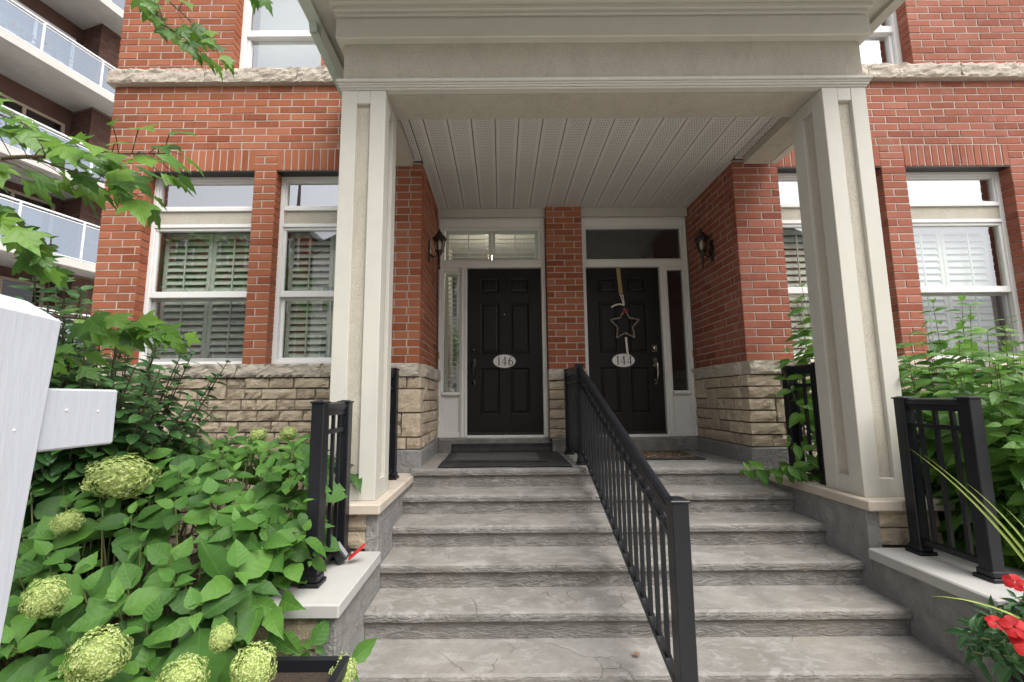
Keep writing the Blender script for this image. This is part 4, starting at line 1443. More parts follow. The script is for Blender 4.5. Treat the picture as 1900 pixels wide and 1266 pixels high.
for k in range(10):
    a, b = Vector(pts[k]), Vector(pts[(k + 1) % 10])
    mb.tube([a, (a + b) / 2 + Vector((r3.uniform(-.004, .004), 0, r3.uniform(-.004, .004))), b], .0085, 6)
    for q in range(9):
        p = a.lerp(b, (q + .5) / 9)
        d = Vector((r3.uniform(-1, 1), r3.uniform(-1, .2), r3.uniform(-1, 1))).normalized()
        mb.lathe([(.001, -.007), (.006, -.002), (.006, .003), (.001, .008)], p + d * .009, 5)
mb.build('star_frame', MT['twig'], t)
for q in range(9):
    mb = MB()
    p = (.762 + r3.uniform(-.028, .04), SY - .016 + r3.uniform(-.008, .008), 2.635 + r3.uniform(-.04, .035))
    mb.lathe([(.002, -.009), (.008, -.005), (.010, 0), (.008, .005), (.002, .009)], p, 8)
    mb.build('berry', MT['berry'], t, True)

# ------------------------------------------------------------------ white post in the foreground
t = thing('sign_post', 'white painted wooden post with a short square arm', 'post', (-1.92, .90, 0))
tilt = Matrix.Translation((-1.85, .98, 1.4)) @ Matrix.Rotation(R(-3.6), 4, 'X') @ Matrix.Translation((1.85, -.98, -1.4))
mb = MB()
x0, x1, y0, y1, zt = -1.995, -1.850, .812, .957, 1.755
mb.cbox(x0, x1, y0, y1, -.12, zt - .0, .006)
v2 = [(x0, y0, zt - .007), (x1, y0, zt - .007), (x1, y1, zt - .007), (x0, y1, zt - .007), (x0 + .045, y0 + .045, zt + .034), (x1 - .045, y0 + .045, zt + .034), (x1 - .045, y1 - .045, zt + .034), (x0 + .045, y1 - .045, zt + .034)]
v2 = [(p[0] * .999 - .0018, p[1] * .999 + .0009, p[2]) for p in v2]
mb.add(v2, [(0, 1, 5, 4), (1, 2, 6, 5), (2, 3, 7, 6), (3, 0, 4, 7), (4, 5, 6, 7)])
mb.v = [tuple(tilt @ Vector(p)) for p in mb.v]
mb.build('post', MT['white_wood'], t)
mb = MB(); mb.cbox(-1.985, -1.862, 0.968, 1.155, 1.445, 1.592, .005)
mb.build('arm', MT['white_wood'], t)
for (yy, zz, rr) in ((1.02, 1.54, .0032), (1.10, 1.535, .0028), (.905, 1.50, .003)):
    mb = MB(); mb.lathe([(rr, -.001), (rr, .0012), (rr * .6, .002)], (-1.862 if yy > .96 else -1.8505 - .063 * (zz - 1.4) * 0, yy, zz), 10, 'x'); mb.build('screw_head', MT['alu'], t)

# ------------------------------------------------------------------ realtor's key box on the left rail
t = thing('key_lockbox', 'black and red key lockbox clipped to the bottom of the railing', 'lockbox', (-1.75, 2.62, .58))
base = Matrix.Translation((-1.752, 2.62, .600)) @ Matrix.Rotation(R(8), 4, 'Z') @ Matrix.Rotation(R(-36), 4, 'Y')
def lb(name, mat, fn, smooth=False):
    mb = MB(); fn(mb); mb.v = [tuple(base @ Vector(p)) for p in mb.v]; return mb.build(name, mat, t, smooth)
lb('body', MT['blackmetal'], lambda m: m.cbox(-.028, .028, -.032, .032, 0, .115, .007))
lb('face_plate', MT['grey_plastic'], lambda m: m.cbox(.0285, .031, -.024, .024, .012, .105, .003))
lb('shackle', MT['nickel'], lambda m: m.tube([(.006, -.022, .11), (.006, -.022, .135), (.006, -.010, .15), (.006, .010, .15), (.006, .022, .135), (.006, .022, .11)], .0045, 8), True)
def door_(m):
    m.cbox(.034, .048, -.030, .030, -.004, .112, .005)
def hinge(mb_):
    pass
mb = MB(); door_(mb)
rot = base @ Matrix.Translation((.03, 0, 0)) @ Matrix.Rotation(R(86), 4, 'Y') @ Matrix.Translation((-.03, 0, 0))
mb.v = [tuple(rot @ Vector(p)) for p in mb.v]; mb.build('red_door', MT['red_plastic'], t)
mb = MB(); mb.lathe([(.012, .0485), (.010, .052)], (0, 0, 0), 12, 'x')
mb.v = [tuple(rot @ (Vector(p) + Vector((0, 0, .085)))) for p in mb.v]; mb.build('key_slot', MT['blackmetal'], t)

# ------------------------------------------------------------------ plants
UPV = Vector((0, 0, 1))
def leaf_shape(W, droop, fold, widest=.42, tip=1.0, rows=7, wave=0.0, seed=0, tooth=0.0, skew=0.0):
    """unit-length leaf along +Y, normal +Z"""
    mb = MB(); vs, uv, fs = [], [], []
    cols = (-1, -.5, 0, .5, 1)
    for r in range(rows + 1):
        t = r / rows
        if t < widest: w = math.sin(t / widest * math.pi / 2) ** .62
        else: w = max(0, math.cos((t - widest) / (1 - widest) * math.pi / 2)) ** tip
        w = max(w, .02) * W / 2 * (1 + tooth * (1 if r % 2 else -1))
        for c in cols:
            x = c * w * (1 + skew * (1 if c > 0 else -1)) + skew * .25 * math.sin(t * 3)
            z = -droop * t * t + fold * abs(x) * (1.0 - .3 * t) + wave * math.sin(t * 9 + c * 2 + seed) * abs(c) * W
            vs.append((x, t, z)); uv.append((x, t))
    n = len(cols)
    for r in range(rows):
        for c in range(n - 1):
            a = r * n + c
            fs.append((a, a + 1, a + n + 1, a + n))
    return vs, fs, uv

def maple_shape(droop, fold, seed):
    r4 = random.Random(seed)
    lob = [(-128, .34), (-112, .50), (-100, .33), (-78, .62), (-62, .86), (-52, .58), (-38, .50), (-30, .66), (-16, .70), (-9, .84), (0, 1.02), (9, .84), (16, .70), (30, .66), (38, .50), (52, .58), (62, .86), (78, .62), (100, .33), (112, .50), (128, .34)]
    vs, uv = [(0, .30, 0)], [(0, .30)]
    for a, r in lob:
        r *= r4.uniform(.93, 1.07) * .70
        x, y = r * math.sin(R(a)), .30 + r * math.cos(R(a))
        vs.append((x, y, fold * abs(x) - droop * (y * y) - droop * .9 * x * x)); uv.append((x, y))
    vs.append((0, 0, .0)); uv.append((0, 0))
    n = len(vs)
    fs = [(0, i, i + 1) for i in range(1, n - 1)] + [(0, n - 1, 1)]
    return vs, fs, uv

def frame(p, d, nrm, s):
    y = d.normalized()
    x = y.cross(nrm)
    if x.length < 1e-4: x = y.orthogonal()
    x.normalize()
    z = x.cross(y)
    return Matrix(((x.x * s, y.x * s, z.x * s, p.x), (x.y * s, y.y * s, z.y * s, p.y), (x.z * s, y.z * s, z.z * s, p.z), (0, 0, 0, 1)))

class Foliage:
    def __init__(s, shapes, mat, name='leaf'):
        s.shapes, s.mat, s.name, s.items = shapes, mat, name, []
        s.meshes = [MB().add(*sh).mesh(name, mat, True, True) for sh in shapes]
    def add(s, p, d, nrm, size, bonus=0.0):
        k = rnd.randrange(len(s.shapes))
        q = Vector(p)
        v = in_view(q + d.normalized() * size * .5) * size
        toward = (CAM - q).normalized().dot(nrm.normalized())
        s.items.append((v * (.6 + .6 * max(0, toward)) + bonus * 100, k, frame(q, d, nrm, size)))
    def emit(s, parent, limit=300):
        s.items.sort(key=lambda i: -i[0])
        rest = MB()
        for n, (sc, k, m) in enumerate(s.items):
            if n < limit and sc > 0:
                link(s.name, s.meshes[k], parent, m)
            else:
                v, f, uv = s.shapes[k]
                rest.add([m @ Vector(q) for q in v], f, uv)
        if rest.v:
            tag(rest.build(s.name + '_mass', s.mat, parent, True, True), None, None, None, 'stuff')

def rv(a=1.0):
    return Vector((rnd.uniform(-a, a), rnd.uniform(-a, a), rnd.uniform(-a, a)))

HYD = [leaf_shape(.66, .22, .26, .34, 1.12, 9, .014, 1, .04, .05), leaf_shape(.56, .38, .34, .32, 1.25, 9, .03, 2, .05, -.08), leaf_shape(.74, .14, .18, .37, 1.05, 9, .022, 3, .04, .0), leaf_shape(.62, -.10, .30, .36, 1.15, 9, .03, 5, .05, .10), leaf_shape(.50, .55, .20, .33, 1.2, 9, .035, 4, .05, -.05)]
DOG = [leaf_shape(.50, .34, .30, .42, 1.0, 7, .01, 1), leaf_shape(.46, .22, .38, .45, 1.0, 7, .01, 2), leaf_shape(.54, .45, .22, .4, .95, 7, .015, 3)]
LIL = [leaf_shape(.62, .2, .25, .45, .8, 6, .01, 1), leaf_shape(.56, .3, .2, .5, .8, 6, .01, 2)]
IMP = [leaf_shape(.34, .30, .45, .45, 1.1, 7, .0, 1), leaf_shape(.30, .15, .5, .42, 1.1, 7, .0, 2)]
MAP = [maple_shape(.22, .22, 1), maple_shape(.34, .30, 2), maple_shape(.12, -.12, 3), maple_shape(.46, .10, 4)]

def shoot(fol, stems, p, ax, size, nodes=3, root=None, sm=.0045, young=None):
    """decussate pairs of leaves around a shoot tip"""
    ax = ax.normalized()
    a0 = rnd.uniform(0, math.pi)
    e1 = ax.orthogonal().normalized(); e2 = ax.cross(e1)
    for k in range(nodes):
        f = k / max(1, nodes - 1)
        ph = a0 + k * math.pi / 2 + rnd.uniform(-.25, .25)
        q = p - ax * (size * .42 * (1 - f))
        el = R(-8 + 46 * f + rnd.uniform(-10, 10))
        for sgn in (0, math.pi):
            rad = e1 * math.cos(ph + sgn) + e2 * math.sin(ph + sgn)
            d = rad * math.cos(el) + ax * math.sin(el)
            nn = (ax * math.cos(el) - rad * math.sin(el) + rv(.34)).normalized()
            sz = size * (1.0 - .58 * f) * rnd.uniform(.72, 1.2)
            (young if young is not None and k == nodes - 1 else fol).add(q + rad * .012, d, nn, sz)
    if root is not None:
        mid = (root + p) / 2 + Vector((0, 0, .06)) + rv(.03)
        stems.tube([root, mid, p], [sm * 1.5, sm * 1.2, sm * .7], 5, False)

# ---- hydrangea
hyd = thing('hydrangea_bush', 'large leafy hydrangea bush with lime green flower heads beside the steps', 'bush', (-2.7, 2.3, .05))
fol = Foliage(HYD, MT['hyd']); yfol = Foliage(HYD, MT['hyd_young'], 'young_leaf'); st = MB()
def ss(a, b, x):
    t = min(1, max(0, (x - a) / (b - a))); return t * t * (3 - 2 * t)
def mound(x, y):
    z = .36 + .84 * ss(1.25, 2.75, y)
    z -= .30 * ss(-2.05, -1.72, x) * ss(2.6, 2.0, y)
    z -= .35 * ss(-3.7, -4.5, x)
    return z + .07 * noise.noise((x * 2.3, y * 2.3, 4))
heads = [(-2.93, 2.38, 1.14, .150, .74), (-2.61, 1.74, .79, .064, 1.2), (-2.25, 1.60, .65, .084, 1.05), (-1.91, 1.56, .60, .068, 1.0), (-1.86, 1.68, .67, .042, 1.1),
         (-1.70, 1.62, .60, .070, 1.05), (-1.50, 1.95, .385, .058, 1.0), (-3.02, 2.2, .95, .06, .9),
          (-2.62, 3.15, 1.30, .060, .8), (-2.42, 3.2, 1.31, .06, .8)]
placed = []
tries = 0
while len(placed) < 190 and tries < 9000:
    tries += 1
    y = rnd.uniform(1.30, 3.45)
    x = rnd.uniform(-.8 - 1.42 * y, -1.93 + (.08 if y > 2.2 else .0))
    if y < 1.62 and x > -1.75: continue
    z = mound(x, y) + rnd.uniform(-.10, .07)
    p = Vector((x, y, z))
    if any((p - q).length < .150 for q in placed): continue
    if any((p - Vector(h[:3])).length < h[3] * .8 for h in heads): continue
    placed.append(p)
    e = .06
    nrm = Vector((-(mound(x + e, y) - mound(x - e, y)) / (2 * e), -(mound(x, y + e) - mound(x, y - e)) / (2 * e), 1)).normalized()
    ax = nrm * .7 + UPV * .4 + rv(.3) + (CAM - p).normalized() * .45
    shoot(fol, st, p, ax, rnd.uniform(.14, .235) * (1.12 if y < 2.1 else 1.0), 3, Vector((x * .8 - .5, 2.3 + (y - 2.3) * .5, .08)) if x < -2.05 else p + Vector((-.10, .12, -.25)), .0045, yfol)
# shaded inner leaves under the surface
for k in range(420):
    y = rnd.uniform(1.3, 3.3); x = rnd.uniform(-.8 - 1.42 * y, -1.95)
    p = Vector((x, y, mound(x, y) * rnd.uniform(.35, .86)))
    d = Vector((rnd.uniform(-1, 1), rnd.uniform(-1, .3), rnd.uniform(-.5, .3)))
    fol.add(p, d, UPV + rv(.6) + Vector((0, -.5, 0)), rnd.uniform(.11, .16), -5)
for k in range(90):
    y = rnd.uniform(1.95, 2.65); x = rnd.uniform(-2.15, -1.86)
    p = Vector((x, y, rnd.uniform(.62, .98) - .25 * ss(2.3, 1.95, y)))
    fol.add(p, Vector((rnd.uniform(-.2, 1), rnd.uniform(-1, .1), rnd.uniform(-.6, .2))), UPV * .6 + rv(.4) + Vector((.1, -.8, 0)), rnd.uniform(.12, .17))
# leaves that lean over the cap and around the pot
for p, ax, sz in (((-1.79, 2.16, .90), (.4, -.6, .7), .14), ((-1.84, 2.22, 1.03), (.3, -.4, .9), .13), ((-1.76, 2.20, .76), (.6, -.7, .3), .13), ((-1.66, 2.02, .44), (.5, -.7, .4), .12), ((-1.50, 2.03, .36), (.3, -.9, .3), .14), ((-1.62, 2.0, .33), (-.2, -.9, .4), .13), ((-1.88, 2.3, 1.16), (.2, -.3, .9), .11)):
    shoot(fol, st, Vector(p), Vector(ax), sz, 2, Vector((-1.98, 2.05, .25)) if p[2] < .5 else Vector(p) + Vector((-.12, .10, -.12)), .003)
fol.emit(hyd)
yfol.emit(hyd, 150)
tag(st.build('stem_cluster', MT['stem'], hyd, True), None, None, None, 'stuff')
def floret_head(seed, n=900):
    r5 = random.Random(seed); mb = MB()
    for k in range(n):
        zc = 1 - 2 * (k + .5) / n; ph = k * 2.39996
        rr = math.sqrt(max(0, 1 - zc * zc))
        c = Vector((rr * math.cos(ph), rr * math.sin(ph), zc))
        lump = 1 + .30 * noise.noise(c * 2.2 + Vector((seed, 0, 0)))
        nn = (c + Vector((r5.uniform(-.5, .5), r5.uniform(-.5, .5), r5.uniform(-.3, .6)))).normalized()
        e1 = nn.orthogonal().normalized(); e2 = nn.cross(e1)
        s = r5.uniform(.062, .092); a0 = r5.uniform(0, 3)
        c = c * lump * r5.uniform(.90, 1.03)
        for q in range(4):
            a = a0 + q * math.pi / 2
            d = e1 * math.cos(a) + e2 * math.sin(a); t = nn.cross(d)
            mb.add([c, c + d * s * .6 + t * s * .48 + nn * s * .22, c + d * s * 1.05 + nn * s * .05, c + d * s * .6 - t * s * .48 + nn * s * .22], [(0, 1, 2, 3)])
    # solid heart so that the head is not see-through
    mb.lathe([(.05, -.72), (.50, -.52), (.72, 0), (.50, .52), (.05, .72)], (0, 0, 0), 10)
    return mb.mesh('flower_head', MT['floret'])
HM = [floret_head(k) for k in range(3)]
for i, (x, y, z, r, fl) in enumerate(heads):
    m = Matrix.Translation((x, y, z)) @ Matrix.Rotation(rnd.uniform(-.4, .4), 4, 'X') @ Matrix.Rotation(rnd.uniform(0, 6), 4, 'Z') @ Matrix.Diagonal((r, r, r * fl, 1))
    link('flower_head', HM[i % 3], hyd, m)

# ---- dogwood to the right of the steps
def bushy(thing_, stems_def, leafsz, gap, mat, stem_mat, shapes=DOG, droop=.25, skip=.25, limit=300, smr=.006, cw=.35):
    fol = Foliage(shapes, mat); sm = MB()
    for (bx, by, bz), (tx, ty, tz) in stems_def:
        b, t = Vector((bx, by, bz)), Vector((tx, ty, tz))
        L = (t - b).length
        mid = b.lerp(t, .5) + Vector((rnd.uniform(-.06, .06), rnd.uniform(-.06, .06), .04))
        P = lambda f: (1 - f) ** 2 * b + 2 * f * (1 - f) * mid + f * f * t
        pts = [P(k / 8) for k in range(9)]
        sm.tube(pts, [smr * (1.2 - .85 * k / 8) for k in range(9)], 5, False)
        n = int(L * (1 - skip) / gap)
        a0 = rnd.uniform(0, 3)
        for k in range(n + 1):
            f = skip + (1 - skip) * k / max(1, n)
            q = P(min(f, 1)); ax = (P(min(1, f + .02)) - P(max(0, f - .02))).normalized()
            e1 = ax.orthogonal().normalized(); e2 = ax.cross(e1)
            ph = a0 + k * math.pi / 2 + rnd.uniform(-.3, .3)
            for sgn in (0, math.pi):
                rad = e1 * math.cos(ph + sgn) + e2 * math.sin(ph + sgn)
                top = max(0, (f - .8) / .2)
                d = rad * .95 + ax * (.15 + .6 * top) - UPV * droop * rnd.uniform(.2, 1.3)
                nn = (ax * .5 + UPV * .8 - rad * .15 + rv(.35) + (CAM - q).normalized() * cw).normalized()
                fol.add(q, d, nn, leafsz * rnd.uniform(.7, 1.15) * (1 - .45 * top))
    fol.emit(thing_, limit)
    tag(sm.build('stem_cluster', stem_mat, thing_, True), None, None, None, 'stuff')

dw = thing('dogwood_shrub', 'leafy green dogwood shrub growing behind the railing by the red flowers', 'shrub', (2.6, 3.0, .05))
sd_ = []
for (x, y, z) in ((2.62, 3.2, 2.30), (2.68, 3.0, 2.22), (2.98, 3.05, 2.12), (2.42, 3.25, 1.78), (2.33, 2.85, 1.70), (2.50, 2.65, 1.62), (2.90, 2.8, 1.9), (3.2, 3.2, 2.1), (3.4, 3.4, 2.05), (2.5, 3.3, 2.05), (2.75, 3.4, 2.15), (2.45, 2.9, 1.95), (2.85, 3.2, 2.3), (2.6, 2.85, 2.0), (3.05, 3.4, 2.2)):
    sd_.append(((x * .5 + 1.30, y * .6 + 1.2, .05), (x, y, z)))
for k in range(210):
    y = rnd.uniform(2.15, 3.72)
    x = rnd.uniform(max(2.04, y * .95 - .8), max(2.45, y * 1.34 - .7))
    z = rnd.uniform(.75, 1.78) + .22 * ss(2.4, 3.2, y)
    sd_.append(((x * .6 + 1.05, y * .6 + 1.2, .05), (x, y, z)))
for (x, y, z) in ((2.05, 2.30, 1.34), (2.0, 2.25, 1.12), (2.1, 2.2, .92), (2.2, 2.15, .75), (2.02, 2.45, 1.25), (2.35, 2.1, 1.15), (2.4, 2.2, .95)):
    sd_.append(((2.55, 2.7, .05), (x, y, z)))
for (x, y, z) in ((1.93, 2.28, 1.40), (1.97, 2.22, 1.30), (2.02, 2.18, 1.18), (2.0, 2.2, 1.05), (2.1, 2.15, 1.3), (2.15, 2.1, 1.0)):
    sd_.append(((2.45, 2.6, .4), (x, y, z)))
for k in range(34):
    x, y = rnd.uniform(3.2, 4.6), rnd.uniform(2.5, 3.7)
    sd_.append(((x * .7 + 1.0, y * .6 + 1.2, .05), (x, y, rnd.uniform(.8, 1.8))))
bushy(dw, sd_, .168, .085, MT['dogwood'], MT['redstem'], DOG, .45, .2, 300, .0045, .75)

sp = thing('dogwood_sprig', 'young leafy sprig leaning out past the column onto the landing', 'shrub', (2.3, 3.5, .05))
sd_ = [((2.25, 3.62, .3), (1.86, 3.63, 2.40)), ((2.2, 3.58, .3), (1.82, 3.60, 2.12)), ((2.2, 3.6, .3), (1.93, 3.6, 2.25)), ((2.3, 3.55, .3), (1.70, 3.56, 1.95)), ((2.25, 3.6, .3), (1.91, 3.62, 2.54)), ((2.25, 3.55, .3), (1.75, 3.55, 1.86)), ((2.3, 3.6, .3), (1.60, 3.52, 1.80)), ((2.25, 3.5, .3), (1.92, 3.52, 1.60)), ((2.2, 3.5, .3), (1.86, 3.48, 1.2)),
       ((2.25, 3.5, .3), (1.98, 3.55, 1.4)), ((2.2, 3.45, .4), (1.84, 3.42, 1.02))]
bushy(sp, sd_, .175, .10, MT['dogwood'], MT['stem'], DOG, .3, .35, 300, .005, 1.1)
sp2 = thing('leaning_twig', 'low leafy twig hanging over the edge of the top step', 'twig', (1.72, 3.42, .885))
bushy(sp2, [((1.90, 3.47, .90), (1.13, 3.36, .985)), ((1.66, 3.43, .95), (1.40, 3.30, 1.02)), ((1.85, 3.46, .90), (1.55, 3.42, 1.20))], .125, .058, MT['dogwood'], MT['stem'], DOG, .8, .12, 300, .0035, .9)

# ---- dark shrub at the left corner
dk = thing('dark_shrub', 'dark green round leaved shrub at the corner of the brick house', 'shrub', (-3.6, 2.8, .05))
sd_ = []
for (x, y, z) in ((-3.27, 2.1, 2.43), (-3.19, 2.2, 2.28), (-3.29, 2.1, 2.08), (-3.19, 2.3, 2.19), (-2.93, 2.4, 1.76), (-2.80, 2.42, 1.74), (-3.04, 2.4, 1.66), (-2.92, 2.55, 1.50), (-3.26, 2.4, 1.86), (-2.92, 2.8, 1.45), (-2.8, 2.9, 1.5), (-3.12, 2.3, 1.98), (-3.5, 2.5, 2.3), (-3.4, 2.3, 2.5), (-3.6, 2.4, 2.05), (-3.4, 2.2, 1.8), (-3.3, 2.3, 1.55), (-3.5, 2.6, 1.4), (-3.1, 2.7, 1.4), (-3.8, 2.9, 1.7), (-3.45, 2.0, 2.2), (-3.6, 2.1, 1.9)):
    sd_.append(((-3.75 + rnd.uniform(-.15, .15), 2.85 + rnd.uniform(-.1, .1), .05), (x, y, z)))
for k in range(105):
    x = rnd.uniform(-4.5, -2.85)
    sd_.append(((-3.75, 3.0, .05), (x, rnd.uniform(2.4, 3.35), rnd.uniform(1.15, 2.70 - .50 * (x + 4.5)))))
bushy(dk, sd_, .12, .06, MT['lilac'], MT['bark'], LIL, .15, .45, 300, .009)

# ---- maple: trunk outside the picture on the left, boughs reaching in
mp = thing('maple_tree', 'young maple tree whose lobed leaves hang in front of the brick wall', 'tree', (-4.6, 1.0, 0))
tr = MB()
tr.tube([(-4.6, 1.0, -.1), (-4.58, 1.02, 1.2), (-4.55, 1.0, 2.6), (-4.5, 1.05, 4.2), (-4.45, 1.1, 5.6)], [.085, .07, .06, .045, .02], 9)
tr.build('trunk', MT['bark'], mp, True)
br = MB(); mfol = Foliage(MAP, MT['maple'])
def bough(pts, r0, leaves, sz, nleaf, spread=.10, bias=(0, 0, -.35)):
    pts = [Vector(p) for p in pts]
    br.tube(pts, [r0 * (1 - .8 * k / (len(pts) - 1)) for k in range(len(pts))], 6, False)
    segs = list(zip(pts[:-1], pts[1:]))[leaves:]
    for k in range(nleaf):
        f = (k + rnd.random()) / nleaf * len(segs)
        a, b = segs[min(int(f), len(segs) - 1)]
        q = a.lerp(b, f - int(f))
        ax = (b - a).normalized()
        side = ax.cross(UPV).normalized() * (1 if k % 2 else -1)
        pd = (side * rnd.uniform(.3, 1) + ax * rnd.uniform(.2, .9) + UPV * rnd.uniform(-.5, .45)).normalized()
        e = q + pd * rnd.uniform(.4, 1.0) * spread
        br.tube([q, (q + e) / 2 + UPV * .01, e], .0016, 4, False)
        d = pd + ax * .4 + Vector(bias) + rv(.25)
        nn = UPV * .8 + Vector((.15, -.75, 0)) + rv(.45)
        mfol.add(e, d, nn, sz * rnd.uniform(.55, 1.15))
bough([(-4.55, 1.0, 2.5), (-3.4, 1.2, 2.45), (-2.65, 1.35, 2.40), (-2.44, 1.35, 2.41), (-2.31, 1.38, 2.43), (-2.16, 1.40, 2.45), (-2.02, 1.43, 2.47)], .011, 1, .108, 50, .13)
bough([(-2.44, 1.35, 2.41), (-2.28, 1.42, 2.37), (-2.12, 1.46, 2.31)], .004, 0, .115, 14, .10)
bough([(-4.55, 1.0, 2.2), (-3.2, 1.15, 2.25), (-2.60, 1.28, 2.24), (-2.50, 1.33, 2.18), (-2.44, 1.38, 2.10)], .010, 1, .105, 42, .14)
bough([(-4.55, 1.0, 2.7), (-3.3, 1.3, 2.72), (-2.75, 1.4, 2.66), (-2.55, 1.42, 2.58)], .009, 1, .115, 20, .12)
bough([(-4.56, 1.0, 1.7), (-3.5, 1.5, 1.98), (-2.75, 1.75, 1.93), (-2.58, 1.80, 1.92), (-2.44, 1.82, 1.90), (-2.32, 1.84, 1.86)], .010, 2, .125, 30, .11)
bough([(-4.57, 1.0, 1.5), (-3.3, 1.35, 1.75), (-2.75, 1.6, 1.78), (-2.6, 1.68, 1.76)], .009, 1, .12, 20, .12)
bough([(-4.5, 1.05, 4.0), (-3.5, 1.7, 4.1), (-2.85, 1.95, 3.86), (-2.70, 2.0, 3.70), (-2.60, 2.02, 3.58), (-2.46, 2.05, 3.50)], .016, 2, .115, 22, .13)
bough([(-2.85, 1.95, 3.86), (-2.62, 2.05, 3.76), (-2.46, 2.10, 3.62), (-2.38, 2.12, 3.52)], .005, 0, .11, 14, .11)
bough([(-3.5, 1.7, 4.1), (-2.6, 1.9, 4.05), (-2.22, 1.98, 3.86), (-2.10, 2.0, 3.76)], .008, 1, .11, 10, .09)
bough([(-3.5, 1.7, 4.1), (-3.1, 1.9, 3.9), (-2.93, 1.98, 3.76)], .006, 1, .11, 4, .08)
br.build('branches', MT['bark'], mp, True)
mfol.emit(mp, 300)

# ---- planters
def planter(name, label, cx, cy, w, h, plant=None):
    t = thing(name, label, 'planter', (cx, cy, 0), None)
    mb = MB()
    b, tp = w * .40, w * .5
    vs = []
    for r, z in ((b, .0), (tp - .012, h - .05), (tp + .012, h - .05), (tp + .012, h), (tp - .018, h), (tp - .024, h - .06)):
        vs += [(cx - r, cy - r, z), (cx + r, cy - r, z), (cx + r, cy + r, z), (cx - r, cy + r, z)]
    fs = [(3, 2, 1, 0)] + [(4 * i + k, 4 * i + (k + 1) % 4, 4 * i + 4 + (k + 1) % 4, 4 * i + 4 + k) for i in range(5) for k in range(4)]
    mb.add(vs, fs).build('pot', MT['black'], t)
    mb = MB(); r = tp - .022
    mb.add([(cx - r, cy - r, h - .045), (cx + r, cy - r, h - .045), (cx + r, cy + r, h - .045), (cx - r, cy + r, h - .045)], [(0, 1, 2, 3)]).build('soil', MT['soil'], t)
    return t
planter('square_planter', 'black square planter box tucked under the hydrangea', -1.66, 1.76, .36, .445)
pt = planter('flower_planter', 'black planter box filled with red flowers and spiky blades', 1.74, 1.90, .40, .40)
ifol = Foliage(IMP, MT['impatiens']); ist = MB()
for k in range(60):
    a = rnd.uniform(0, 6.28); rr = .40 * math.sqrt(rnd.random())
    p = Vector((1.66 + rr * math.cos(a), 1.95 + rr * .55 * math.sin(a), .66 - rr * .50 + rnd.uniform(-.05, .06)))
    ax = Vector((p.x - 1.76, p.y - 1.95, .40)) + rv(.12)
    shoot(ifol, ist, p, ax, rnd.uniform(.10, .135), 4, Vector((1.74, 1.92, .28)), .004)
ifol.emit(pt, 300)
tag(ist.build('stem_cluster', MT['stem'], pt, True), None, None, None, 'stuff')
PET = leaf_shape(.95, .26, .12, .62, .45, 5, .03, 1)
for (x, y, z, s_) in ((1.335, 1.845, .60, .042), (1.350, 1.815, .545, .052), (1.40, 1.79, .50, .048), (1.46, 1.93, .74, .034), (1.30, 1.88, .60, .030), (1.75, 1.72, .50, .05), (1.9, 1.7, .55, .05), (2.0, 1.85, .62, .05)):
    mb = MB(); nn = ((CAM - Vector((x, y, z))).normalized() + UPV * .5 + rv(.25)).normalized()
    e1 = nn.orthogonal().normalized(); e2 = nn.cross(e1)
    for q in range(5):
        a = q * 2 * math.pi / 5
        d = e1 * math.cos(a) + e2 * math.sin(a)
        m = frame(Vector((x, y, z)) + d * .003 + nn * .0015 * q, d + nn * .12, nn, s_)
        mb.add([m @ Vector(v) for v in PET[0]], PET[1])
    mb.build('flower', MT['redpetal'], pt, True)
def blade(pts, w):
    mb = MB(); pts = [Vector(p) for p in pts]
    fine = []
    n = 12
    for k in range(n + 1):
        f = k / n
        fine.append((1 - f) ** 2 * pts[0] + 2 * f * (1 - f) * pts[1] + f * f * pts[2])
    vs, fs = [], []
    for k, p in enumerate(fine):
        d = (fine[min(k + 1, n)] - fine[max(k - 1, 0)]).normalized()
        s_ = d.cross((CAM - p).normalized() + UPV * .4).normalized() * w * (1 - (k / n) ** 2 * .92) / 2
        up = s_.cross(d).normalized() * w * .18
        vs += [p - s_ + up, p, p + s_ + up]
    for k in range(n):
        a = k * 3
        fs += [(a, a + 1, a + 4, a + 3), (a + 1, a + 2, a + 5, a + 4)]
    mb.add(vs, fs).build('spike_blade', MT['blade'], pt, True)
for e, m_ in (((1.38, 2.25, 1.28), (1.66, 2.05, .95)), ((1.50, 2.3, 1.24), (1.74, 2.05, .90)), ((1.70, 2.3, 1.10), (1.8, 2.05, .85)), ((1.88, 2.3, .98), (1.86, 2.05, .80)), ((1.20, 2.05, .63), (1.55, 1.95, .66)), ((2.2, 2.1, 1.15), (2.0, 1.95, .9)), ((2.0, 1.75, 1.1), (1.95, 1.85, .9))):
    blade([(1.78, 1.92, .31), m_, e], .014)

# dry leaves on the steps
for k, (x, y, z) in enumerate(((-.085, 2.42, LAND - 4 * RISE - .142), (.02, 3.1, LAND - 3 * RISE + .004 + RISE), (1.1, 2.75, LAND - 4 * RISE + RISE + .004))):
    v, f, uv = MAP[k]
    m = frame(Vector((x, y, z + .008)), Vector((1, .4 - k * .7, .05)), UPV + rv(.2), .045 - .01 * k)
    mb = MB().add([m @ Vector(q) for q in v], f, uv)
    tag(mb.build('dry_leaf', MT['dryleaf']), 'small dry brown leaf fallen on the concrete steps', 'leaf', 'fallen leaves on the steps')

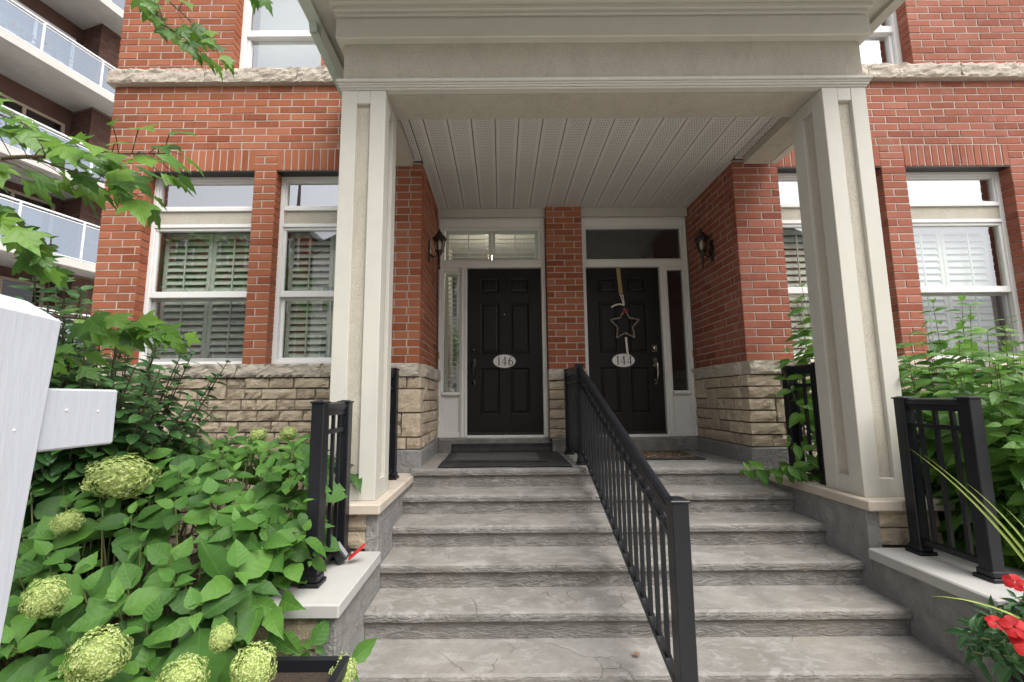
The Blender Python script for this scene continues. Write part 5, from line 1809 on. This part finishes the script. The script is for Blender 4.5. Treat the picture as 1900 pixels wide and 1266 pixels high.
# ------------------------------------------------------------------ apartment block behind, on the left
cz = R(-15.5)
ap = thing('apartment_block', 'apartment block with concrete balconies, glass guards and dark brown brick', 'building', (-13.4, 12.48, 0), None, cz)
AM = ap.matrix_basis
def aput(mb, name, mat, parent=None, smooth=False):
    mb.v = [tuple(AM @ Vector(p)) for p in mb.v]
    return mb.build(name, mat, parent or ap, smooth)
AX = -1.85
Y0_, Y1_ = -9.0, 7.0
mb = MB(); mb.box(AX - 6, AX, Y0_, Y1_, 0, 24); aput(mb, 'wall', MT['brick_far'])
levels = [(2.72, 4.2), (5.56, 7.05), (8.16, 9.45), (11.28, 12.49), (14.35, 15.55), (17.4, 18.6)]
for i, (zb, zr) in enumerate(levels):
    zt_ = zb + .225
    mb = MB(); mb.cbox(AX + .003, -.03, Y0_ + .2, Y1_ - .2, zb, zt_, .01); sl = aput(mb, 'balcony_slab', MT['concrete'])
    mb = MB(); mb.cbox(-.029, .0, Y0_ + .2, Y1_ - .2, zb - .01, zt_ + .01, .006); aput(mb, 'slab_edge', MT['concrete_white'], sl)
    gr = MB(); gr.cbox(-.075, -.015, Y0_ + .2, Y1_ - .2, zr - .05, zr, .006)
    gr.cbox(-.065, -.025, Y0_ + .2, Y1_ - .2, zr - .13, zr - .10, .004)
    gr.cbox(-.065, -.025, Y0_ + .2, Y1_ - .2, zt_ + .03, zt_ + .06, .004)
    y = -.38
    ys = [y + 1.42 * k for k in range(-6, 6)]
    for yy in ys:
        gr.cbox(-.07, -.02, yy - .025, yy + .025, zt_, zr - .05, .004)
    gd = aput(gr, 'balcony_guard', MT['alu'])
    for a, b in zip(ys[:-1], ys[1:]):
        mb = MB(); mb.add([(-.045, a + .03, zt_ + .06), (-.045, b - .03, zt_ + .06), (-.045, b - .03, zr - .13), (-.045, a + .03, zr - .13)], [(0, 1, 2, 3)])
        aput(mb, 'guard_pane', MT['guard_glass'], gd)
    # brick fin between balconies
    if i + 1 < len(levels):
        zn = levels[i + 1][0]
        for yf in (-.06, -7.0):
            mb = MB(); mb.box(AX, AX + .95, yf, yf + .75, zt_, zn - .001)
            fin = aput(mb, 'brick_pier', MT['mortar_dark'])
            if yf > -1:
                ms = []
                r = 0; z = zt_ + .02
                bm = MB()
                while z < zn - .08:
                    off = .11 if r % 2 else 0
                    u = AX + .0 - off
                    while u < AX + .95:
                        a, b = max(u, AX), min(u + .21, AX + .955)
                        if b - a > .03: bm.box(a, b, yf - .012, yf + .05, z, z + .062)
                        u += .22
                    v_ = yf - off
                    while v_ < yf + .75:
                        a, b = max(v_, yf - .012), min(v_ + .21, yf + .75)
                        if b - a > .03: bm.box(AX + .91, AX + .962, a, b, z, z + .062)
                        v_ += .22
                    z += .072; r += 1
                tag(aput(bm, 'brick_facing', MT['brick_far'], fin), None, None, None, 'stuff')
        # windows in the back wall
        for a, b in ((-8.2, -7.1), (-6.1, -4.6), (-4.3, -2.5), (-2.2, -.25)):
            z0, z1 = zt_ + .55, min(zn - .25, zt_ + 2.3)
            fm = MB()
            for u, v_ in ((a, a + .09), (b - .09, b), ((a + b) / 2 - .04, (a + b) / 2 + .04)):
                fm.cbox(AX + .001, AX + .09, u, v_, z0, z1, .005)
            for p, q in ((z0, z0 + .09), (z1 - .09, z1)):
                fm.cbox(AX + .002, AX + .085, a + .09, b - .09, p, q, .005)
            wf = aput(fm, 'window', MT['bronze_frame'] if i < 3 else MT['alu'])
            mb = MB(); mb.add([(AX + .05, a + .05, z0 + .05), (AX + .05, b - .05, z0 + .05), (AX + .05, b - .05, z1 - .05), (AX + .05, a + .05, z1 - .05)], [(0, 1, 2, 3)])
            aput(mb, 'pane', MT['far_glass'], wf)
            if i >= 3:
                vs, fs = [], []
                n = 60
                for k in range(n + 1):
                    y = a + .1 + (b - a - .2) * k / n
                    xx = AX + .02 + .012 * math.sin(k * 1.9)
                    vs += [(xx, y, z0 + .06), (xx, y, z1 - .06)]
                fs = [(2 * k, 2 * k + 2, 2 * k + 3, 2 * k + 1) for k in range(n)]
                aput(MB().add(vs, fs), 'drape', MT['drape'], wf, True)
mb = MB(); mb.box(AX - 6.1, .1, Y0_ - .1, Y1_ + .1, 24.001, 24.3); aput(mb, 'roof', MT['roofing'])
# window boxes with red flowers on the third balcony
for k, yy in enumerate((-2.35, -1.95, -1.6, -1.3)):
    t = thing('balcony_flower_pot', 'pot of red flowers behind the upper balcony glass', 'flower pot', tuple(AM @ Vector((-.28, yy, 11.506))), 'flower pots on the upper balcony')
    c = AM @ Vector((-.28, yy, 11.506))
    mb = MB(); mb.lathe([(.09, 0), (.12, .2), (.13, .21), (.12, .215)], c, 10); mb.build('pot', MT['concrete'], t)
    r6 = random.Random(k)
    mb = MB(); m2 = MB()
    for q in range(40):
        p = c + Vector((r6.uniform(-.16, .16), r6.uniform(-.16, .16), .22 + r6.uniform(0, .30)))
        m = frame(p, Vector((r6.uniform(-1, 1), r6.uniform(-1, 1), r6.uniform(-.3, 1))), UPV, r6.uniform(.07, .12))
        (m2 if q % 3 == 0 else mb).add([m @ Vector(v) for v in LIL[0][0]], LIL[0][1], LIL[0][2])
    mb.build('foliage', MT['lilac'], t, True, True); m2.build('blossom', MT['redpetal'], t)

# ------------------------------------------------------------------ across the street: what the window panes mirror
def facing_house(x0, x1, h, col, label, gable):
    t = thing('facing_house', label, 'house', ((x0 + x1) / 2, -19, 0), 'houses across the street')
    mb = MB(); mb.box(x0, x1, -26, -17, 0, h); mb.build('wall', col, t)
    mb = MB()
    if gable:
        mb.prism([(x0 - .3, h), (x1 + .3, h), ((x0 + x1) / 2, h + 2.6)], 'y', -26.2, -16.7)
    else:
        mb.box(x0 - .2, x1 + .2, -26.2, -16.8, h + .001, h + .35)
    mb.build('roof', MT['roofing'], t)
    n = max(2, int((x1 - x0) / 2.1))
    for fl in range(int(h // 3)):
        for i in range(n):
            cx = x0 + (i + .5) * (x1 - x0) / n
            z0 = fl * 3 + 1.0
            fm = MB()
            for a, b in ((cx - .6, cx - .5), (cx + .5, cx + .6), (cx - .04, cx + .04)): fm.box(a, b, -17, -16.93, z0, z0 + 1.6)
            for a, b in ((z0 - .1, z0 - .001), (z0 + 1.601, z0 + 1.7)): fm.box(cx - .62, cx + .62, -17, -16.90, a, b)
            w_ = fm.build('window', MT['pvc'], t)
            mb = MB(); mb.add([(cx - .5, -16.97, z0), (cx + .5, -16.97, z0), (cx + .5, -16.97, z0 + 1.6), (cx - .5, -16.97, z0 + 1.6)], [(0, 1, 2, 3)]); mb.build('pane', MT['far_glass'], w_)
facing_house(-24, -13, 12.0, MT['brick_l'], 'red brick house with a flat roof across the street', False)
facing_house(-12.6, -3, 11.0, MT['concrete_white'], 'white gabled house across the street', True)
facing_house(-2.6, 8, 10.4, MT['stucco'], 'tan stucco gabled house across the street', True)
facing_house(8.4, 20, 11.0, MT['brick_r'], 'pale red brick gabled house across the street', True)

def street_tree(x, y, hgt, rad, label, seed):
    t = thing('street_tree', label, 'tree', (x, y, 0), 'street trees by the road')
    r7 = random.Random(seed)
    mb = MB(); mb.tube([(x, y, -.1), (x + .05, y, hgt * .35), (x, y + .1, hgt * .6), (x + .1, y, hgt * .9)], [.14, .11, .08, .03], 8)
    for k in range(9):
        a = k * 2.4; z = hgt * (.38 + .05 * k)
        mb.tube([(x, y, z), (x + rad * .5 * math.cos(a), y + rad * .5 * math.sin(a), z + rad * .35), (x + rad * .85 * math.cos(a), y + rad * .85 * math.sin(a), z + rad * .5)], [.05, .03, .01], 6)
    mb.build('trunk', MT['bark'], t, True)
    mb = MB()
    sh = maple_shape(.2, .1, seed)
    cl = []
    for k in range(70):
        d = Vector((r7.gauss(0, 1), r7.gauss(0, 1), r7.gauss(0, .8))).normalized() * r7.random() ** .4
        cl.append(Vector((x, y, hgt * .68)) + Vector((d.x * rad, d.y * rad, d.z * hgt * .33)))
    for c in cl:
        for q in range(46):
            p = c + Vector((r7.gauss(0, 1), r7.gauss(0, 1), r7.gauss(0, .7))) * rad * .13
            m = frame(p, Vector((r7.uniform(-1, 1), r7.uniform(-1, 1), r7.uniform(-.8, .3))), UPV + Vector((r7.uniform(-.7, .7), r7.uniform(-.7, .7), 0)), r7.uniform(.12, .2))
            mb.add([m @ Vector(v) for v in sh[0]], sh[1], sh[2])
    tag(mb.build('crown', MT['streetleaf'], t, True, True), None, None, None, 'stuff')
street_tree(-8.6, -3.6, 6.4, 2.4, 'street tree nearest the apartment block', 3)
street_tree(-3.9, -4.2, 5.6, 1.7, 'small street tree facing the shuttered window', 5)

# ------------------------------------------------------------------ lit pendant in the hall behind the left door
t = thing('hall_pendant', 'small lit pendant glowing behind the shuttered transom', 'lamp', (-.93, 5.95, 3.3))
mb = MB(); mb.tube([(-.93, 5.95, 4.05), (-.93, 5.95, 3.72)], .006, 6); mb.lathe([(.03, 3.70), (.05, 3.68), (.02, 3.73)], (-.93, 5.95, 0), 10); mb.build('stem', MT['brass'], t)
tb = NT('lit_bulb'); tb.b.inputs['Emission Color'].default_value = (1, .85, .6, 1); tb.b.inputs['Emission Strength'].default_value = 25
mb = MB(); mb.lathe([(.004, 3.60), (.03, 3.615), (.04, 3.645), (.03, 3.672), (.01, 3.68)], (-.93, 5.95, 0), 12); mb.build('bulb', tb.m, t, True)
ld = bpy.data.lights.new('pendant_light', 'POINT'); ld.energy = 15; ld.color = (1, .93, .80); ld.shadow_soft_size = .05
lo = bpy.data.objects.new('pendant_light', ld); COL.objects.link(lo); lo.location = (-.93, 5.95, 3.52); lo.parent = t; lo.matrix_parent_inverse = t.matrix_basis.inverted()
